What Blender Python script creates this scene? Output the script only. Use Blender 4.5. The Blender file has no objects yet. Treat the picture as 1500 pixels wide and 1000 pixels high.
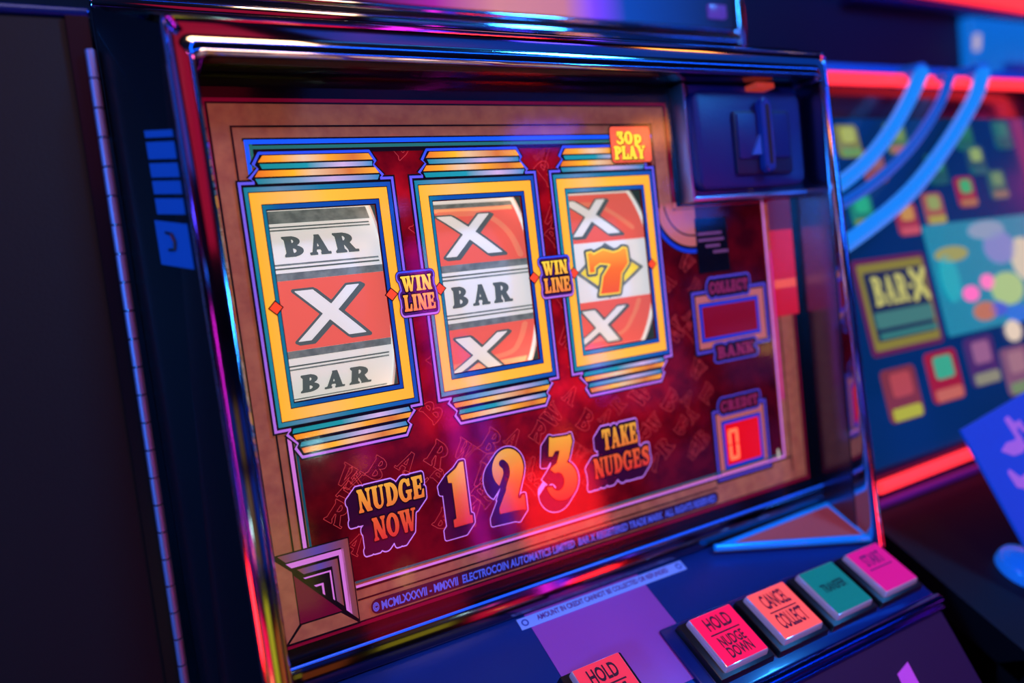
import bpy, bmesh, math, random
import numpy as np
from mathutils import Matrix, Vector

random.seed(4)
sc = bpy.context.scene
COL = sc.collection
S = 0.1                      # one design unit is ten centimetres
TILT = math.radians(-20)     # the glass leans back twenty degrees
M_MACHINE = Matrix.Translation((0, 0, 1.35)) @ Matrix.Rotation(TILT, 4, 'X')
EXTRA = math.radians(-10)
M_NEXT = M_MACHINE @ Matrix.Translation((0, 1.0 * S, 1.06 * S)) @ Matrix.Rotation(EXTRA, 4, 'X')

# ------------------------------------------------------------------ camera
def b3(p):
    return Vector((p[0] * S, p[2] * S, p[1] * S))

cam_d = bpy.data.cameras.new('camera')
cam = bpy.data.objects.new('camera', cam_d)
COL.objects.link(cam)
CAMP = (-0.651, -0.818, -4.780)
c_f = Vector((0.4525, 0.8880, -0.0810)).normalized()      # (u, w, v)
c_u = Vector((0.1416, 0.0173, 0.9898))
c_r = c_f.cross(c_u).normalized()
c_u = c_r.cross(c_f).normalized()
rot = Matrix(((c_r.x, c_u.x, -c_f.x), (c_r.y, c_u.y, -c_f.y), (c_r.z, c_u.z, -c_f.z))).to_4x4()
cam.matrix_world = M_MACHINE @ Matrix.Translation(b3(CAMP)) @ rot
cam_d.sensor_width = 36.0
cam_d.lens = 1040.9 * 36.0 / 1500.0
cam_d.clip_start = 0.02
cam_d.dof.use_dof = True
cam_d.dof.focus_distance = 0.490
cam_d.dof.aperture_fstop = 2.0
sc.camera = cam

# ------------------------------------------------------------------ world, light, exposure
world = bpy.data.worlds.new('world')
sc.world = world
world.use_nodes = True
bg = world.node_tree.nodes['Background']
bg.inputs[0].default_value = (0.010, 0.014, 0.040, 1)
bg.inputs[1].default_value = 0.5
vs = sc.view_settings
vs.view_transform = 'Standard'
vs.look = 'None'
vs.exposure = 0.0
vs.gamma = 1.0
vs.use_curve_mapping = False


def lamp(name, kind, loc, energy, color, size=0.1, aim=None):
    d = bpy.data.lights.new(name, kind)
    d.energy = energy
    d.color = color
    if kind == 'AREA':
        d.size = size
    else:
        d.shadow_soft_size = size
    o = bpy.data.objects.new(name, d)
    COL.objects.link(o)
    o.location = loc
    if aim is not None:
        o.rotation_euler = (Vector(aim) - Vector(loc)).to_track_quat('-Z', 'Y').to_euler()
    return o


# added coloured fill lights out of view, aimed at the machine
lamp('fill_light_blue', 'AREA', (1.1, -0.62, 2.66), 26, (0.03, 0.33, 1.0), 0.30, (0.35, 0, 1.2))
lamp('side_fill_blue', 'AREA', (-2.3, -1.5, 2.1), 46, (0.03, 0.33, 1.0), 0.40, (0.1, 0, 1.2))
lamp('fill_light_magenta', 'AREA', (-0.9, -0.8, 2.66), 3, (1.0, 0.10, 0.32), 0.25, (0.2, 0, 1.2))
lamp('fill_light_warm', 'AREA', (0.15, -0.50, 2.66), 7, (1.0, 0.52, 0.25), 0.4, (0.2, 0, 1.2))

# ------------------------------------------------------------------ materials
def lin(c):
    c = c / 255.0
    return c / 12.92 if c <= 0.04045 else ((c + 0.055) / 1.055) ** 2.4


def L(rgb):
    return (lin(rgb[0]), lin(rgb[1]), lin(rgb[2]), 1.0)


MATS = {}


def mat(name, rgb, rough=0.5, metal=0.0, emit=0.0, spec=0.5, coat=0.0, ecol=None):
    if name in MATS:
        return MATS[name]
    m = bpy.data.materials.new(name)
    m.use_nodes = True
    b = m.node_tree.nodes['Principled BSDF']
    b.inputs['Base Color'].default_value = L(rgb)
    b.inputs['Roughness'].default_value = rough
    b.inputs['Metallic'].default_value = metal
    b.inputs['Specular IOR Level'].default_value = spec
    b.inputs['Coat Weight'].default_value = coat
    if emit:
        b.inputs['Emission Color'].default_value = L(ecol or rgb)
        b.inputs['Emission Strength'].default_value = emit
    MATS[name] = m
    return m


def grad(name, axis, stops, emit=0.6, rough=0.5, base=0.5):
    """printed gradient along one axis of the piece itself"""
    if name in MATS:
        return MATS[name]
    m = bpy.data.materials.new(name)
    m.use_nodes = True
    nt = m.node_tree
    b = nt.nodes['Principled BSDF']
    tc = nt.nodes.new('ShaderNodeTexCoord')
    sp = nt.nodes.new('ShaderNodeSeparateXYZ')
    rp = nt.nodes.new('ShaderNodeValToRGB')
    nt.links.new(tc.outputs['Generated'], sp.inputs[0])
    nt.links.new(sp.outputs[axis], rp.inputs[0])
    el = rp.color_ramp.elements
    while len(el) < len(stops):
        el.new(0.5)
    for e, (p, c) in zip(el, stops):
        e.position = p
        e.color = L(c)
    nt.links.new(rp.outputs[0], b.inputs['Base Color'])
    nt.links.new(rp.outputs[0], b.inputs['Emission Color'])
    b.inputs['Emission Strength'].default_value = emit
    b.inputs['Roughness'].default_value = rough
    b.inputs['Specular IOR Level'].default_value = 0.1
    MATS[name] = m
    return m


def ink(name, rgb, emit=0.6):
    return mat(name, rgb, rough=0.6, emit=emit, spec=0.1)


def neon(name, rgb, strength):
    return mat(name, (20, 20, 20), rough=0.3, emit=strength, ecol=rgb)


def grainy(m, scale, depth, axis=None):
    """fine relief on a material"""
    nt = m.node_tree
    b = nt.nodes['Principled BSDF']
    tc = nt.nodes.new('ShaderNodeTexCoord')
    n = nt.nodes.new('ShaderNodeTexNoise')
    n.inputs['Scale'].default_value = scale
    bp = nt.nodes.new('ShaderNodeBump')
    bp.inputs['Strength'].default_value = depth
    bp.inputs['Distance'].default_value = 0.001
    nt.links.new(tc.outputs['Object'], n.inputs['Vector'])
    nt.links.new(n.outputs['Fac'], bp.inputs['Height'])
    nt.links.new(bp.outputs[0], b.inputs['Normal'])
    return m


def speckle(m, c1, c2, scale):
    nt = m.node_tree
    b = nt.nodes['Principled BSDF']
    tc = nt.nodes.new('ShaderNodeTexCoord')
    n = nt.nodes.new('ShaderNodeTexNoise')
    n.inputs['Scale'].default_value = scale
    n.inputs['Detail'].default_value = 3
    rp = nt.nodes.new('ShaderNodeValToRGB')
    rp.color_ramp.elements[0].color = L(c1)
    rp.color_ramp.elements[1].color = L(c2)
    rp.color_ramp.elements[0].position = 0.35
    rp.color_ramp.elements[1].position = 0.65
    nt.links.new(tc.outputs['Object'], n.inputs['Vector'])
    nt.links.new(n.outputs['Fac'], rp.inputs[0])
    nt.links.new(rp.outputs[0], b.inputs['Base Color'])
    if b.inputs['Emission Strength'].default_value > 0:
        nt.links.new(rp.outputs[0], b.inputs['Emission Color'])
    return m


CHROME = mat('chrome', (196, 200, 214), rough=0.07, metal=1.0)
STEEL = mat('brushed_steel', (120, 126, 150), rough=0.24, metal=1.0)
DARKGLOSS = mat('dark_gloss_paint', (9, 15, 26), rough=0.30, coat=0.1, spec=0.35)
BLACK = grainy(mat('black_textured_panel', (17, 17, 22), rough=0.62, spec=0.25), 900, 0.25)
BLACKP = mat('black_plastic', (14, 15, 20), rough=0.38)
K = ink('ink_black', (22, 12, 24), 0.18)

# ------------------------------------------------------------------ mesh helpers
def add(name, verts, faces, m, parent=None, smooth=None, raw=False):
    me = bpy.data.meshes.new(name)
    vv = verts if raw else [(p[0] * S, p[2] * S, p[1] * S) for p in verts]
    me.from_pydata([tuple(map(float, v)) for v in vv], [], faces)
    me.update()
    if smooth is not None:
        for p in me.polygons:
            p.use_smooth = True
        me.set_sharp_from_angle(angle=math.radians(smooth))
    me.materials.append(m)
    o = bpy.data.objects.new(name, me)
    COL.objects.link(o)
    if parent is not None:
        o.parent = parent
    return o


def fixnorm(o):
    bm = bmesh.new()
    bm.from_mesh(o.data)
    bmesh.ops.remove_doubles(bm, verts=bm.verts, dist=1e-6)
    bmesh.ops.recalc_face_normals(bm, faces=bm.faces)
    bm.to_mesh(o.data)
    bm.free()
    return o


def empty(name, mtx, label=None, cat=None, group=None):
    o = bpy.data.objects.new(name, None)
    COL.objects.link(o)
    o.matrix_world = mtx
    o.empty_display_size = 0.05
    tag(o, label, cat, group)
    return o


def tag(o, label=None, cat=None, group=None, kind=None):
    if label:
        o['label'] = label
    if cat:
        o['category'] = cat
    if group:
        o['group'] = group
    if kind:
        o['kind'] = kind
    return o


LAY = 0.0022


def lw(layer):
    return -LAY * layer


def poly(name, pts, layer, m, parent):
    w = lw(layer)
    return add(name, [(x, y, w) for x, y in pts], [list(range(len(pts)))], m, parent)


def rings(name, outer, inner, layer, m, parent):
    """flat band between two outlines with the same number of points"""
    n = len(outer)
    w = lw(layer)
    v = [(x, y, w) for x, y in outer] + [(x, y, w) for x, y in inner]
    f = [[i, (i + 1) % n, n + (i + 1) % n, n + i] for i in range(n)]
    return add(name, v, f, m, parent)


def rect(x0, y0, x1, y1):
    return [(x0, y0), (x1, y0), (x1, y1), (x0, y1)]


def plate_holes(name, R0, holes, layer, m, parent):
    xs = sorted({R0[0], R0[2]} | {h[0] for h in holes} | {h[2] for h in holes})
    ys = sorted({R0[1], R0[3]} | {h[1] for h in holes} | {h[3] for h in holes})
    v, f = [], []
    w = lw(layer)
    for i in range(len(xs) - 1):
        for j in range(len(ys) - 1):
            cx, cy = (xs[i] + xs[i + 1]) / 2, (ys[j] + ys[j + 1]) / 2
            if any(h[0] < cx < h[2] and h[1] < cy < h[3] for h in holes):
                continue
            k = len(v)
            v += [(xs[i], ys[j], w), (xs[i + 1], ys[j], w), (xs[i + 1], ys[j + 1], w), (xs[i], ys[j + 1], w)]
            f.append([k, k + 1, k + 2, k + 3])
    return add(name, v, f, m, parent)


def box(name, a, b, m, parent, bev=0.0, seg=2, raw=False):
    """box between two corners (u, v, w), edges rounded"""
    if not raw:
        a = (a[0] * S, a[2] * S, a[1] * S)
        b = (b[0] * S, b[2] * S, b[1] * S)
        bev *= S
    bm = bmesh.new()
    bmesh.ops.create_cube(bm, size=1.0)
    for v in bm.verts:
        for i in range(3):
            v.co[i] = (a[i] + b[i]) / 2 + v.co[i] * abs(b[i] - a[i])
    if bev:
        bmesh.ops.bevel(bm, geom=bm.edges[:], offset=bev, segments=seg, affect='EDGES', profile=0.5)
    me = bpy.data.meshes.new(name)
    bm.to_mesh(me)
    bm.free()
    if bev:
        for p in me.polygons:
            p.use_smooth = True
        me.set_sharp_from_angle(angle=math.radians(50))
    me.materials.append(m)
    o = bpy.data.objects.new(name, me)
    COL.objects.link(o)
    if parent is not None:
        o.parent = parent
    return o


def prism(name, pts, w0, w1, m, parent, bev=0.0, seg=2):
    """outline in the glass plane, extruded from depth w0 to w1"""
    bm = bmesh.new()
    vs_ = [bm.verts.new((x * S, w0 * S, y * S)) for x, y in pts]
    f = bm.faces.new(vs_)
    r = bmesh.ops.extrude_face_region(bm, geom=[f])
    for e in r['geom']:
        if isinstance(e, bmesh.types.BMVert):
            e.co.y = w1 * S
    bmesh.ops.recalc_face_normals(bm, faces=bm.faces)
    if bev:
        bmesh.ops.bevel(bm, geom=[e for e in bm.edges], offset=bev * S, segments=seg, affect='EDGES', profile=0.5)
    me = bpy.data.meshes.new(name)
    bm.to_mesh(me)
    bm.free()
    for p in me.polygons:
        p.use_smooth = True
    me.set_sharp_from_angle(angle=math.radians(40))
    me.materials.append(m)
    o = bpy.data.objects.new(name, me)
    COL.objects.link(o)
    if parent is not None:
        o.parent = parent
    return o


def rrect(x0, y0, x1, y1, r, n=5):
    p = []
    for cx, cy, a0 in ((x1 - r, y1 - r, 0), (x0 + r, y1 - r, 90), (x0 + r, y0 + r, 180), (x1 - r, y0 + r, 270)):
        for k in range(n + 1):
            a = math.radians(a0 + 90 * k / n)
            p.append((cx + r * math.cos(a), cy + r * math.sin(a)))
    return p


def tube(name, pts, r, m, parent, n=12, raw=False, cap=True):
    """round tube through points (u, v, w)"""
    P = [Vector(p) if raw else b3(p) for p in pts]
    r = r if raw else r * S
    v, f = [], []
    up = None
    for i, p in enumerate(P):
        t = (P[min(i + 1, len(P) - 1)] - P[max(i - 1, 0)]).normalized()
        if up is None:
            up = t.orthogonal().normalized()
        up = (up - t * up.dot(t)).normalized()
        s = t.cross(up)
        for k in range(n):
            a = 2 * math.pi * k / n
            v.append(p + (up * math.cos(a) + s * math.sin(a)) * r)
    for i in range(len(P) - 1):
        for k in range(n):
            f.append([i * n + k, i * n + (k + 1) % n, (i + 1) * n + (k + 1) % n, (i + 1) * n + k])
    if cap:
        f.append(list(range(n))[::-1])
        f.append([(len(P) - 1) * n + k for k in range(n)])
    return add(name, v, f, m, parent, smooth=60, raw=True)


def smooth_path(pts, k=6):
    """Catmull-Rom through the points"""
    out = []
    P = [Vector(p) for p in pts]
    P = [P[0] * 2 - P[1]] + P + [P[-1] * 2 - P[-2]]
    for i in range(1, len(P) - 2):
        for j in range(k):
            t = j / k
            a, b, c, d = P[i - 1], P[i], P[i + 1], P[i + 2]
            out.append(0.5 * ((2 * b) + (c - a) * t + (2 * a - 5 * b + 4 * c - d) * t * t + (3 * b - a - 3 * c + d) * t ** 3))
    out.append(P[-2])
    return out


# ------------------------------------------------------------------ lettering: distance fields meshed into flat shapes
class Field:
    def __init__(self, x0, y0, x1, y1, cell):
        self.nx = int((x1 - x0) / cell) + 2
        self.ny = int((y1 - y0) / cell) + 2
        self.x0, self.y0, self.c = x0, y0, cell
        self.X, self.Y = np.meshgrid(x0 + cell * np.arange(self.nx), y0 + cell * np.arange(self.ny))


def d_poly(X, Y, pts):
    d = np.full(X.shape, 1e9)
    s = np.ones(X.shape)
    n = len(pts)
    for i in range(n):
        ax, ay = pts[i]
        bx, by = pts[i - 1]
        ex, ey = bx - ax, by - ay
        wx, wy = X - ax, Y - ay
        t = np.clip((wx * ex + wy * ey) / (ex * ex + ey * ey + 1e-12), 0, 1)
        d = np.minimum(d, (wx - ex * t) ** 2 + (wy - ey * t) ** 2)
        c1, c2, c3 = Y >= ay, Y < by, ex * wy > ey * wx
        flip = (c1 & c2 & c3) | (~c1 & ~c2 & ~c3)
        s = np.where(flip, -s, s)
    return s * np.sqrt(d)


def d_ell(X, Y, cx, cy, a, b):
    q = np.hypot((X - cx) / a, (Y - cy) / b)
    g = np.hypot((X - cx) / a ** 2, (Y - cy) / b ** 2) + 1e-6
    return q * (q - 1) / g


def d_stroke(X, Y, pts, rad):
    """brush stroke whose radius changes along the way"""
    d = np.full(X.shape, 1e9)
    for i in range(len(pts) - 1):
        (ax, ay), (bx, by) = pts[i][:2], pts[i + 1][:2]
        ex, ey = bx - ax, by - ay
        t = np.clip(((X - ax) * ex + (Y - ay) * ey) / (ex * ex + ey * ey + 1e-12), 0, 1)
        d = np.minimum(d, np.hypot(X - ax - ex * t, Y - ay - ey * t) - (rad[i] * (1 - t) + rad[i + 1] * t))
    return d


def curve2(pts, k=6):
    return [(p.x, p.y) for p in smooth_path([(x, y, 0) for x, y in pts], k)]


def stem(x, t, y0=0.0, y1=1.0, s=0.08, sh=0.11, top=True, bot=True):
    P = [rect(x, y0, x + t, y1)]
    if top:
        P.append([(x - s, y1), (x + t + s, y1), (x + t + s, y1 - sh * .6), (x + t, y1 - sh * 1.5), (x, y1 - sh * 1.5), (x - s, y1 - sh * .6)])
    if bot:
        P.append([(x - s, y0), (x + t + s, y0), (x + t + s, y0 + sh * .6), (x + t, y0 + sh * 1.5), (x, y0 + sh * 1.5), (x - s, y0 + sh * .6)])
    return P


def G(ch, X, Y):
    """slab letter of height one; returns (field, width)"""
    def U(ps):
        d = d_poly(X, Y, ps[0])
        for p in ps[1:]:
            d = np.minimum(d, d_poly(X, Y, p))
        return d
    mn, mx = np.minimum, np.maximum
    T = 0.25
    if ch == 'N':
        return U(stem(.08, .13) + stem(.60, .13) + [[(.0, 1), (.30, 1), (.73, 0), (.50, 0)]]), .81
    if ch == 'U':
        d = U([rect(.08, .3, .08 + T, 1), rect(.57, .3, .70, 1), [(0, 1), (.41, 1), (.41, .92), (0, .92)], [(.49, 1), (.78, 1), (.78, .92), (.49, .92)]])
        r = mx(mx(d_ell(X, Y, .39, .33, .31, .34), -d_ell(X, Y, .45, .33, .125, .21)), Y - .34)
        return mn(d, r), .80
    if ch == 'D':
        r = mx(mx(d_ell(X, Y, .28, .5, .50, .5), -d_ell(X, Y, .28, .5, .25, .36)), .25 - X)
        return mn(U(stem(.08, T)), r), .80
    if ch == 'O' or ch == '0':
        return mx(d_ell(X, Y, .40, .5, .40, .52), -d_ell(X, Y, .40, .5, .155, .37)), .80
    if ch in 'GC':
        r = mx(d_ell(X, Y, .40, .5, .40, .52), -d_ell(X, Y, .42, .5, .18, .38))
        r = mx(r, -d_poly(X, Y, [(.42, .42), (1.2, .36), (1.2, .70), (.42, .64)]))
        r = mn(r, d_poly(X, Y, rect(.64, .66, .75, .98)))
        if ch == 'G':
            r = mn(r, U([rect(.46, .36, .84, .48), rect(.54, .04, .76, .46)]))
        else:
            r = mn(r, d_poly(X, Y, rect(.66, .10, .74, .36)))
        return r, .84
    if ch == 'E':
        return U(stem(.08, T) + [rect(.3, .88, .68, 1), [(.68, 1), (.68, .66), (.60, .66), (.52, .9)], rect(.3, .44, .54, .57),
                                 rect(.49, .36, .56, .65), rect(.3, 0, .70, .12), [(.71, 0), (.73, .37), (.65, .37), (.54, .1)]]), .76
    if ch == 'F':
        return U(stem(.08, T) + [rect(.3, .88, .68, 1), [(.68, 1), (.68, .66), (.60, .66), (.52, .9)], rect(.3, .44, .54, .57), rect(.49, .36, .56, .65)]), .72
    if ch == 'L':
        return U(stem(.08, T) + [rect(.3, 0, .66, .13), [(.67, 0), (.69, .42), (.60, .42), (.50, .1)]]), .72
    if ch == 'I':
        return U(stem(.08, T)), .42
    if ch == 'T':
        return U(stem(.28, T, top=False) + [rect(.02, .87, .79, 1), [(.02, 1), (.02, .62), (.10, .62), (.20, .9)], [(.79, 1), (.79, .62), (.71, .62), (.61, .9)]]), .81
    if ch == 'A':
        return U([[(.06, 0), (.20, 0), (.45, .98), (.33, 1)], [(.30, 1), (.50, 1), (.80, 0), (.53, 0)], rect(.2, .26, .62, .37),
                  rect(-.02, 0, .28, .09), rect(.47, 0, .88, .09)]), .88
    if ch == 'K':
        return U(stem(.08, T) + [[(.30, .42), (.62, .95), (.75, .95), (.42, .42)], [(.36, .56), (.50, .66), (.80, 0), (.52, 0)],
                                 rect(.53, .91, .84, 1), rect(.46, 0, .88, .09)]), .87
    if ch == 'W':
        return U([[(.04, 1), (.30, 1), (.44, 0), (.27, 0)], [(.34, 0), (.44, 0), (.60, .95), (.52, .95)], [(.42, 1), (.66, 1), (.80, 0), (.64, 0)],
                  [(.70, 0), (.80, 0), (1.02, .95), (.92, .95)], rect(-.03, .91, .36, 1), rect(.40, .91, .70, 1), rect(.82, .91, 1.10, 1)]), 1.10
    if ch == 'S':
        pts = curve2([(.62, .80), (.50, .90), (.36, .91), (.20, .80), (.20, .64), (.40, .52), (.58, .38), (.60, .20), (.44, .09), (.28, .09), (.13, .22)], 4)
        n = len(pts)
        r = [.085 + .055 * math.exp(-((i / (n - 1) - .5) / .22) ** 2) for i in range(n)]
        d = d_stroke(X, Y, pts, r)
        return mn(d, U([rect(.60, .66, .69, 1.0), rect(.04, .0, .13, .34)])), .76
    if ch in 'PRB':
        t = U(stem(.08, T))
        if ch == 'B':
            a = mx(mx(d_ell(X, Y, .30, .75, .38, .25), -d_ell(X, Y, .30, .755, .16, .135)), .27 - X)
            b = mx(mx(d_ell(X, Y, .30, .27, .46, .27), -d_ell(X, Y, .30, .27, .21, .15)), .27 - X)
            return mn(t, mn(a, b)), .78
        a = mx(mx(d_ell(X, Y, .30, .71, .44, .29), -d_ell(X, Y, .30, .715, .18, .165)), .27 - X)
        t = mn(t, a)
        if ch == 'R':
            t = mn(t, U([[(.36, .46), (.58, .50), (.84, 0), (.56, 0)], rect(.52, 0, .92, .09)]))
            return t, .86
        return t, .76
    if ch == 'Y':
        return U(stem(.29, T, y1=.5, top=False) + [[(.04, 1), (.30, 1), (.52, .42), (.29, .42)], [(.42, .40), (.54, .44), (.80, .96), (.68, .96)],
                                                   rect(-.03, .91, .37, 1), rect(.58, .91, .88, 1)]), .85
    if ch == 'p':
        a = mx(d_ell(X, Y, .42, .36, .30, .38), -d_ell(X, Y, .42, .36, .11, .24))
        return mn(a, U(stem(.08, .22, y0=-.26, y1=.72, s=.05))), .74
    if ch == '3':
        a = mx(d_ell(X, Y, .34, .29, .36, .31), -d_ell(X, Y, .30, .29, .17, .16))
        a = mx(a, -d_poly(X, Y, [(-.1, .25), (.30, .33), (.30, .50), (-.1, .75)]))
        b = U([rect(.10, .82, .66, 1), [(.08, 1.02), (.20, 1.0), (.24, .72), (.08, .62)], [(.42, .86), (.66, .9), (.50, .52), (.28, .54)]])
        return mn(a, b), .74
    raise KeyError(ch)


def word(F, text, x, y, w, h, gap=0.05):
    """letters set to fill a box; returns one field"""
    wid = [G(c, np.zeros((1, 1)), np.zeros((1, 1)))[1] for c in text]
    tot = sum(wid) + gap * (len(text) - 1)
    sx = w / tot
    d = np.full(F.X.shape, 1e9)
    cx = x
    k = min(sx, h)
    for c, ww in zip(text, wid):
        g, _ = G(c, (F.X - cx) / sx, (F.Y - y) / h)
        d = np.minimum(d, g * k)
        cx += (ww + gap) * sx
    return d


def shift(F, d, dx, dy):
    ix, iy = int(round(dx / F.c)), int(round(dy / F.c))
    o = np.full(d.shape, 1e9)
    H, W = d.shape
    ys, yd = slice(max(0, -iy), min(H, H - iy)), slice(max(0, iy), min(H, H + iy))
    xs, xd = slice(max(0, -ix), min(W, W - ix)), slice(max(0, ix), min(W, W + ix))
    o[yd, xd] = d[ys, xs]
    return o


def extrude_field(F, d, dx, dy, n=8):
    o = d.copy()
    for i in range(1, n + 1):
        o = np.minimum(o, shift(F, d, dx * i / n, dy * i / n))
    return o


def field_mesh(F, d):
    """flat polygons where the field is negative"""
    inside = d < 0
    nin = inside[:-1, :-1].astype(int) + inside[:-1, 1:] + inside[1:, :-1] + inside[1:, 1:]
    v, f = [], []
    c, x0, y0 = F.c, F.x0, F.y0
    rows = np.where((nin > 0).any(axis=1))[0]
    for j in rows:
        row = nin[j]
        ya, yb = y0 + j * c, y0 + (j + 1) * c
        i = 0
        idx = np.where(row > 0)[0]
        k = 0
        while k < len(idx):
            i = idx[k]
            if row[i] == 4:
                e = i
                while e + 1 < len(row) and row[e + 1] == 4:
                    e += 1
                xa, xb = x0 + i * c, x0 + (e + 1) * c
                n = len(v)
                v += [(xa, ya), (xb, ya), (xb, yb), (xa, yb)]
                f.append([n, n + 1, n + 2, n + 3])
                k += e - i + 1
            else:
                cs = [(i, j), (i + 1, j), (i + 1, j + 1), (i, j + 1)]
                p = []
                for q in range(4):
                    a, b = cs[q], cs[(q + 1) % 4]
                    da, db = d[a[1], a[0]], d[b[1], b[0]]
                    if da < 0:
                        p.append((x0 + a[0] * c, y0 + a[1] * c))
                    if (da < 0) != (db < 0):
                        t = da / (da - db)
                        p.append((x0 + (a[0] + (b[0] - a[0]) * t) * c, y0 + (a[1] + (b[1] - a[1]) * t) * c))
                if len(p) >= 3:
                    n = len(v)
                    v += p
                    f.append(list(range(n, n + len(p))))
                k += 1
    return v, f


def field_obj(name, F, d, layer, m, parent, fn=None):
    v, f = field_mesh(F, d)
    w = lw(layer)
    if fn is None:
        return add(name, [(x, y, w) for x, y in v], f, m, parent)
    return add(name, [fn(x, y, layer) for x, y in v], f, m, parent)


def text_mesh(name, body, m, parent, origin, ax, ay, height, width=None, bold=0.012, align='LEFT'):
    """plain sans lettering laid on a plane: origin, x axis, y axis in (u, v, w)"""
    cu = bpy.data.curves.new(name, 'FONT')
    cu.body = body
    cu.size = 1.0
    cu.offset = bold
    cu.align_x = 'LEFT'
    cu.resolution_u = 3
    ob = bpy.data.objects.new(name, cu)
    COL.objects.link(ob)
    dg = bpy.context.evaluated_depsgraph_get()
    me = bpy.data.meshes.new_from_object(ob.evaluated_get(dg))
    bpy.data.objects.remove(ob)
    co = np.array([v.co[:] for v in me.vertices])
    lo, hi = co.min(0), co.max(0)
    cap = 0.69
    sy = height / cap
    sx = (width / (hi[0] - lo[0])) if width else sy
    o, ax, ay = Vector(origin), Vector(ax).normalized(), Vector(ay).normalized()
    off = (hi[0] - lo[0]) * sx / 2 if align == 'CENTER' else 0
    for v in me.vertices:
        p = o + ax * ((v.co.x - lo[0]) * sx - off) + ay * (v.co.y * sy)
        v.co = (p.x * S, p.z * S, p.y * S)
    me.name = name
    me.materials.clear()
    me.materials.append(m)
    r = bpy.data.objects.new(name, me)
    COL.objects.link(r)
    r.parent = parent
    return r


# ================================================================== THE ROOM
FLOORM = speckle(mat('floor_carpet', (20, 14, 30), rough=0.9), (10, 8, 18), (34, 18, 40), 30)
WALLM = speckle(mat('wall_paint', (16, 20, 40), rough=0.8), (12, 16, 34), (20, 24, 46), 6)
CEILM = speckle(mat('ceiling_paint', (16, 18, 36), rough=0.85), (12, 14, 28), (20, 22, 40), 5)
for nm, a, b, m in (('floor', (-3.2, -3.4, -0.05), (4.2, 1.5, 0), FLOORM), ('ceiling', (-3.2, -3.4, 2.7), (4.2, 1.5, 2.75), CEILM),
                    ('wall_back', (-3.2, 1.4, 0), (4.2, 1.5, 2.7), WALLM), ('wall_front', (-3.2, -3.4, 0), (4.2, -3.3, 2.7), WALLM),
                    ('wall_left', (-3.3, -3.4, 0), (-3.2, 1.5, 2.7), WALLM), ('wall_right', (4.2, -3.4, 0), (4.3, 1.5, 2.7), WALLM)):
    tag(box(nm, a, b, m, None, raw=True), kind='structure')

# ================================================================== THE FRUIT MACHINE
mach = empty('fruit_machine', M_MACHINE, 'three-reel fruit machine with red and gold glass, chrome frame and lit buttons', 'slot machine')


def wf(v):                      # depth of the chrome front: a little further out at the bottom
    return -0.40 - 0.20 * (0.8 - v) / 4.3


# ---- artwork glass -------------------------------------------------------
GOLD = speckle(ink('gold_border', (188, 112, 82), 0.24), (176, 100, 76), (196, 122, 86), 90)
CRIM = ink('crimson_line', (140, 8, 48), 0.35)
NAVYB = mat('glass_black_margin', (9, 8, 13), rough=0.25, spec=0.3)
VIOLET = grad('violet_outline', 2, [(0, (188, 116, 206)), (.5, (132, 98, 206)), (.85, (120, 100, 214)), (1, (40, 80, 226))], 0.72)
PINK = ink('pink_line', (205, 120, 200), 0.75)
BLUEL = ink('blue_line', (20, 90, 240), 0.85)
GREENL = ink('green_line', (36, 112, 100), 0.75)
TEALL = ink('teal_dark_line', (20, 84, 96), 0.55)
REDPLATE = bpy.data.materials.new('translucent_red')
REDPLATE.use_nodes = True
nt = REDPLATE.node_tree
nt.nodes.clear()
out = nt.nodes.new('ShaderNodeOutputMaterial')
mx1 = nt.nodes.new('ShaderNodeMixShader')
tr = nt.nodes.new('ShaderNodeBsdfTranslucent')
df = nt.nodes.new('ShaderNodeBsdfDiffuse')
nz = nt.nodes.new('ShaderNodeTexNoise')
nz.inputs['Scale'].default_value = 55
nz.inputs['Detail'].default_value = 4
rp = nt.nodes.new('ShaderNodeValToRGB')
rp.color_ramp.elements[0].color = L((112, 8, 34))
rp.color_ramp.elements[1].color = L((172, 18, 40))
rp.color_ramp.elements[0].position = .35
rp.color_ramp.elements[1].position = .65
tcn = nt.nodes.new('ShaderNodeTexCoord')
nt.links.new(tcn.outputs['Object'], nz.inputs['Vector'])
nt.links.new(nz.outputs['Fac'], rp.inputs[0])
nt.links.new(rp.outputs[0], tr.inputs['Color'])
nt.links.new(rp.outputs[0], df.inputs['Color'])
mx1.inputs[0].default_value = 0.4
nt.links.new(tr.outputs[0], mx1.inputs[1])
nt.links.new(df.outputs[0], mx1.inputs[2])
nt.links.new(mx1.outputs[0], out.inputs['Surface'])

PITCH = 1.138
WIN = (0.143, -1.417, 0.857, -0.175)
wins = [(WIN[0] + i * PITCH, WIN[1], WIN[2] + i * PITCH, WIN[3]) for i in range(3)]
art = plate_holes('artwork_glass', (0.11, -2.72, 4.52, 0.21), wins, 0, REDPLATE, mach)
plate_holes('black_margin', (-0.2, -3.14, 4.97, 0.83), [(-0.155, -3.02, 4.825, 0.536)], 0, NAVYB, art)
# outer crimson line, black line, gold border; the border steps in beside the coin panel
RX = 3.447


def frame_L(name, o, t, layer, m):
    """band of thickness t following the stepped outline; o is the inset from the art's outer edge"""
    def outline(k):
        return [(-0.155 + k, 0.536 - k), (3.49 - k, 0.536 - k), (3.49 - k, -0.33 - k), (4.825 - k, -0.33 - k), (4.825 - k, -3.024 + k), (-0.155 + k, -3.024 + k)]
    return rings(name, outline(o), outline(o + t), layer, m, art)


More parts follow.
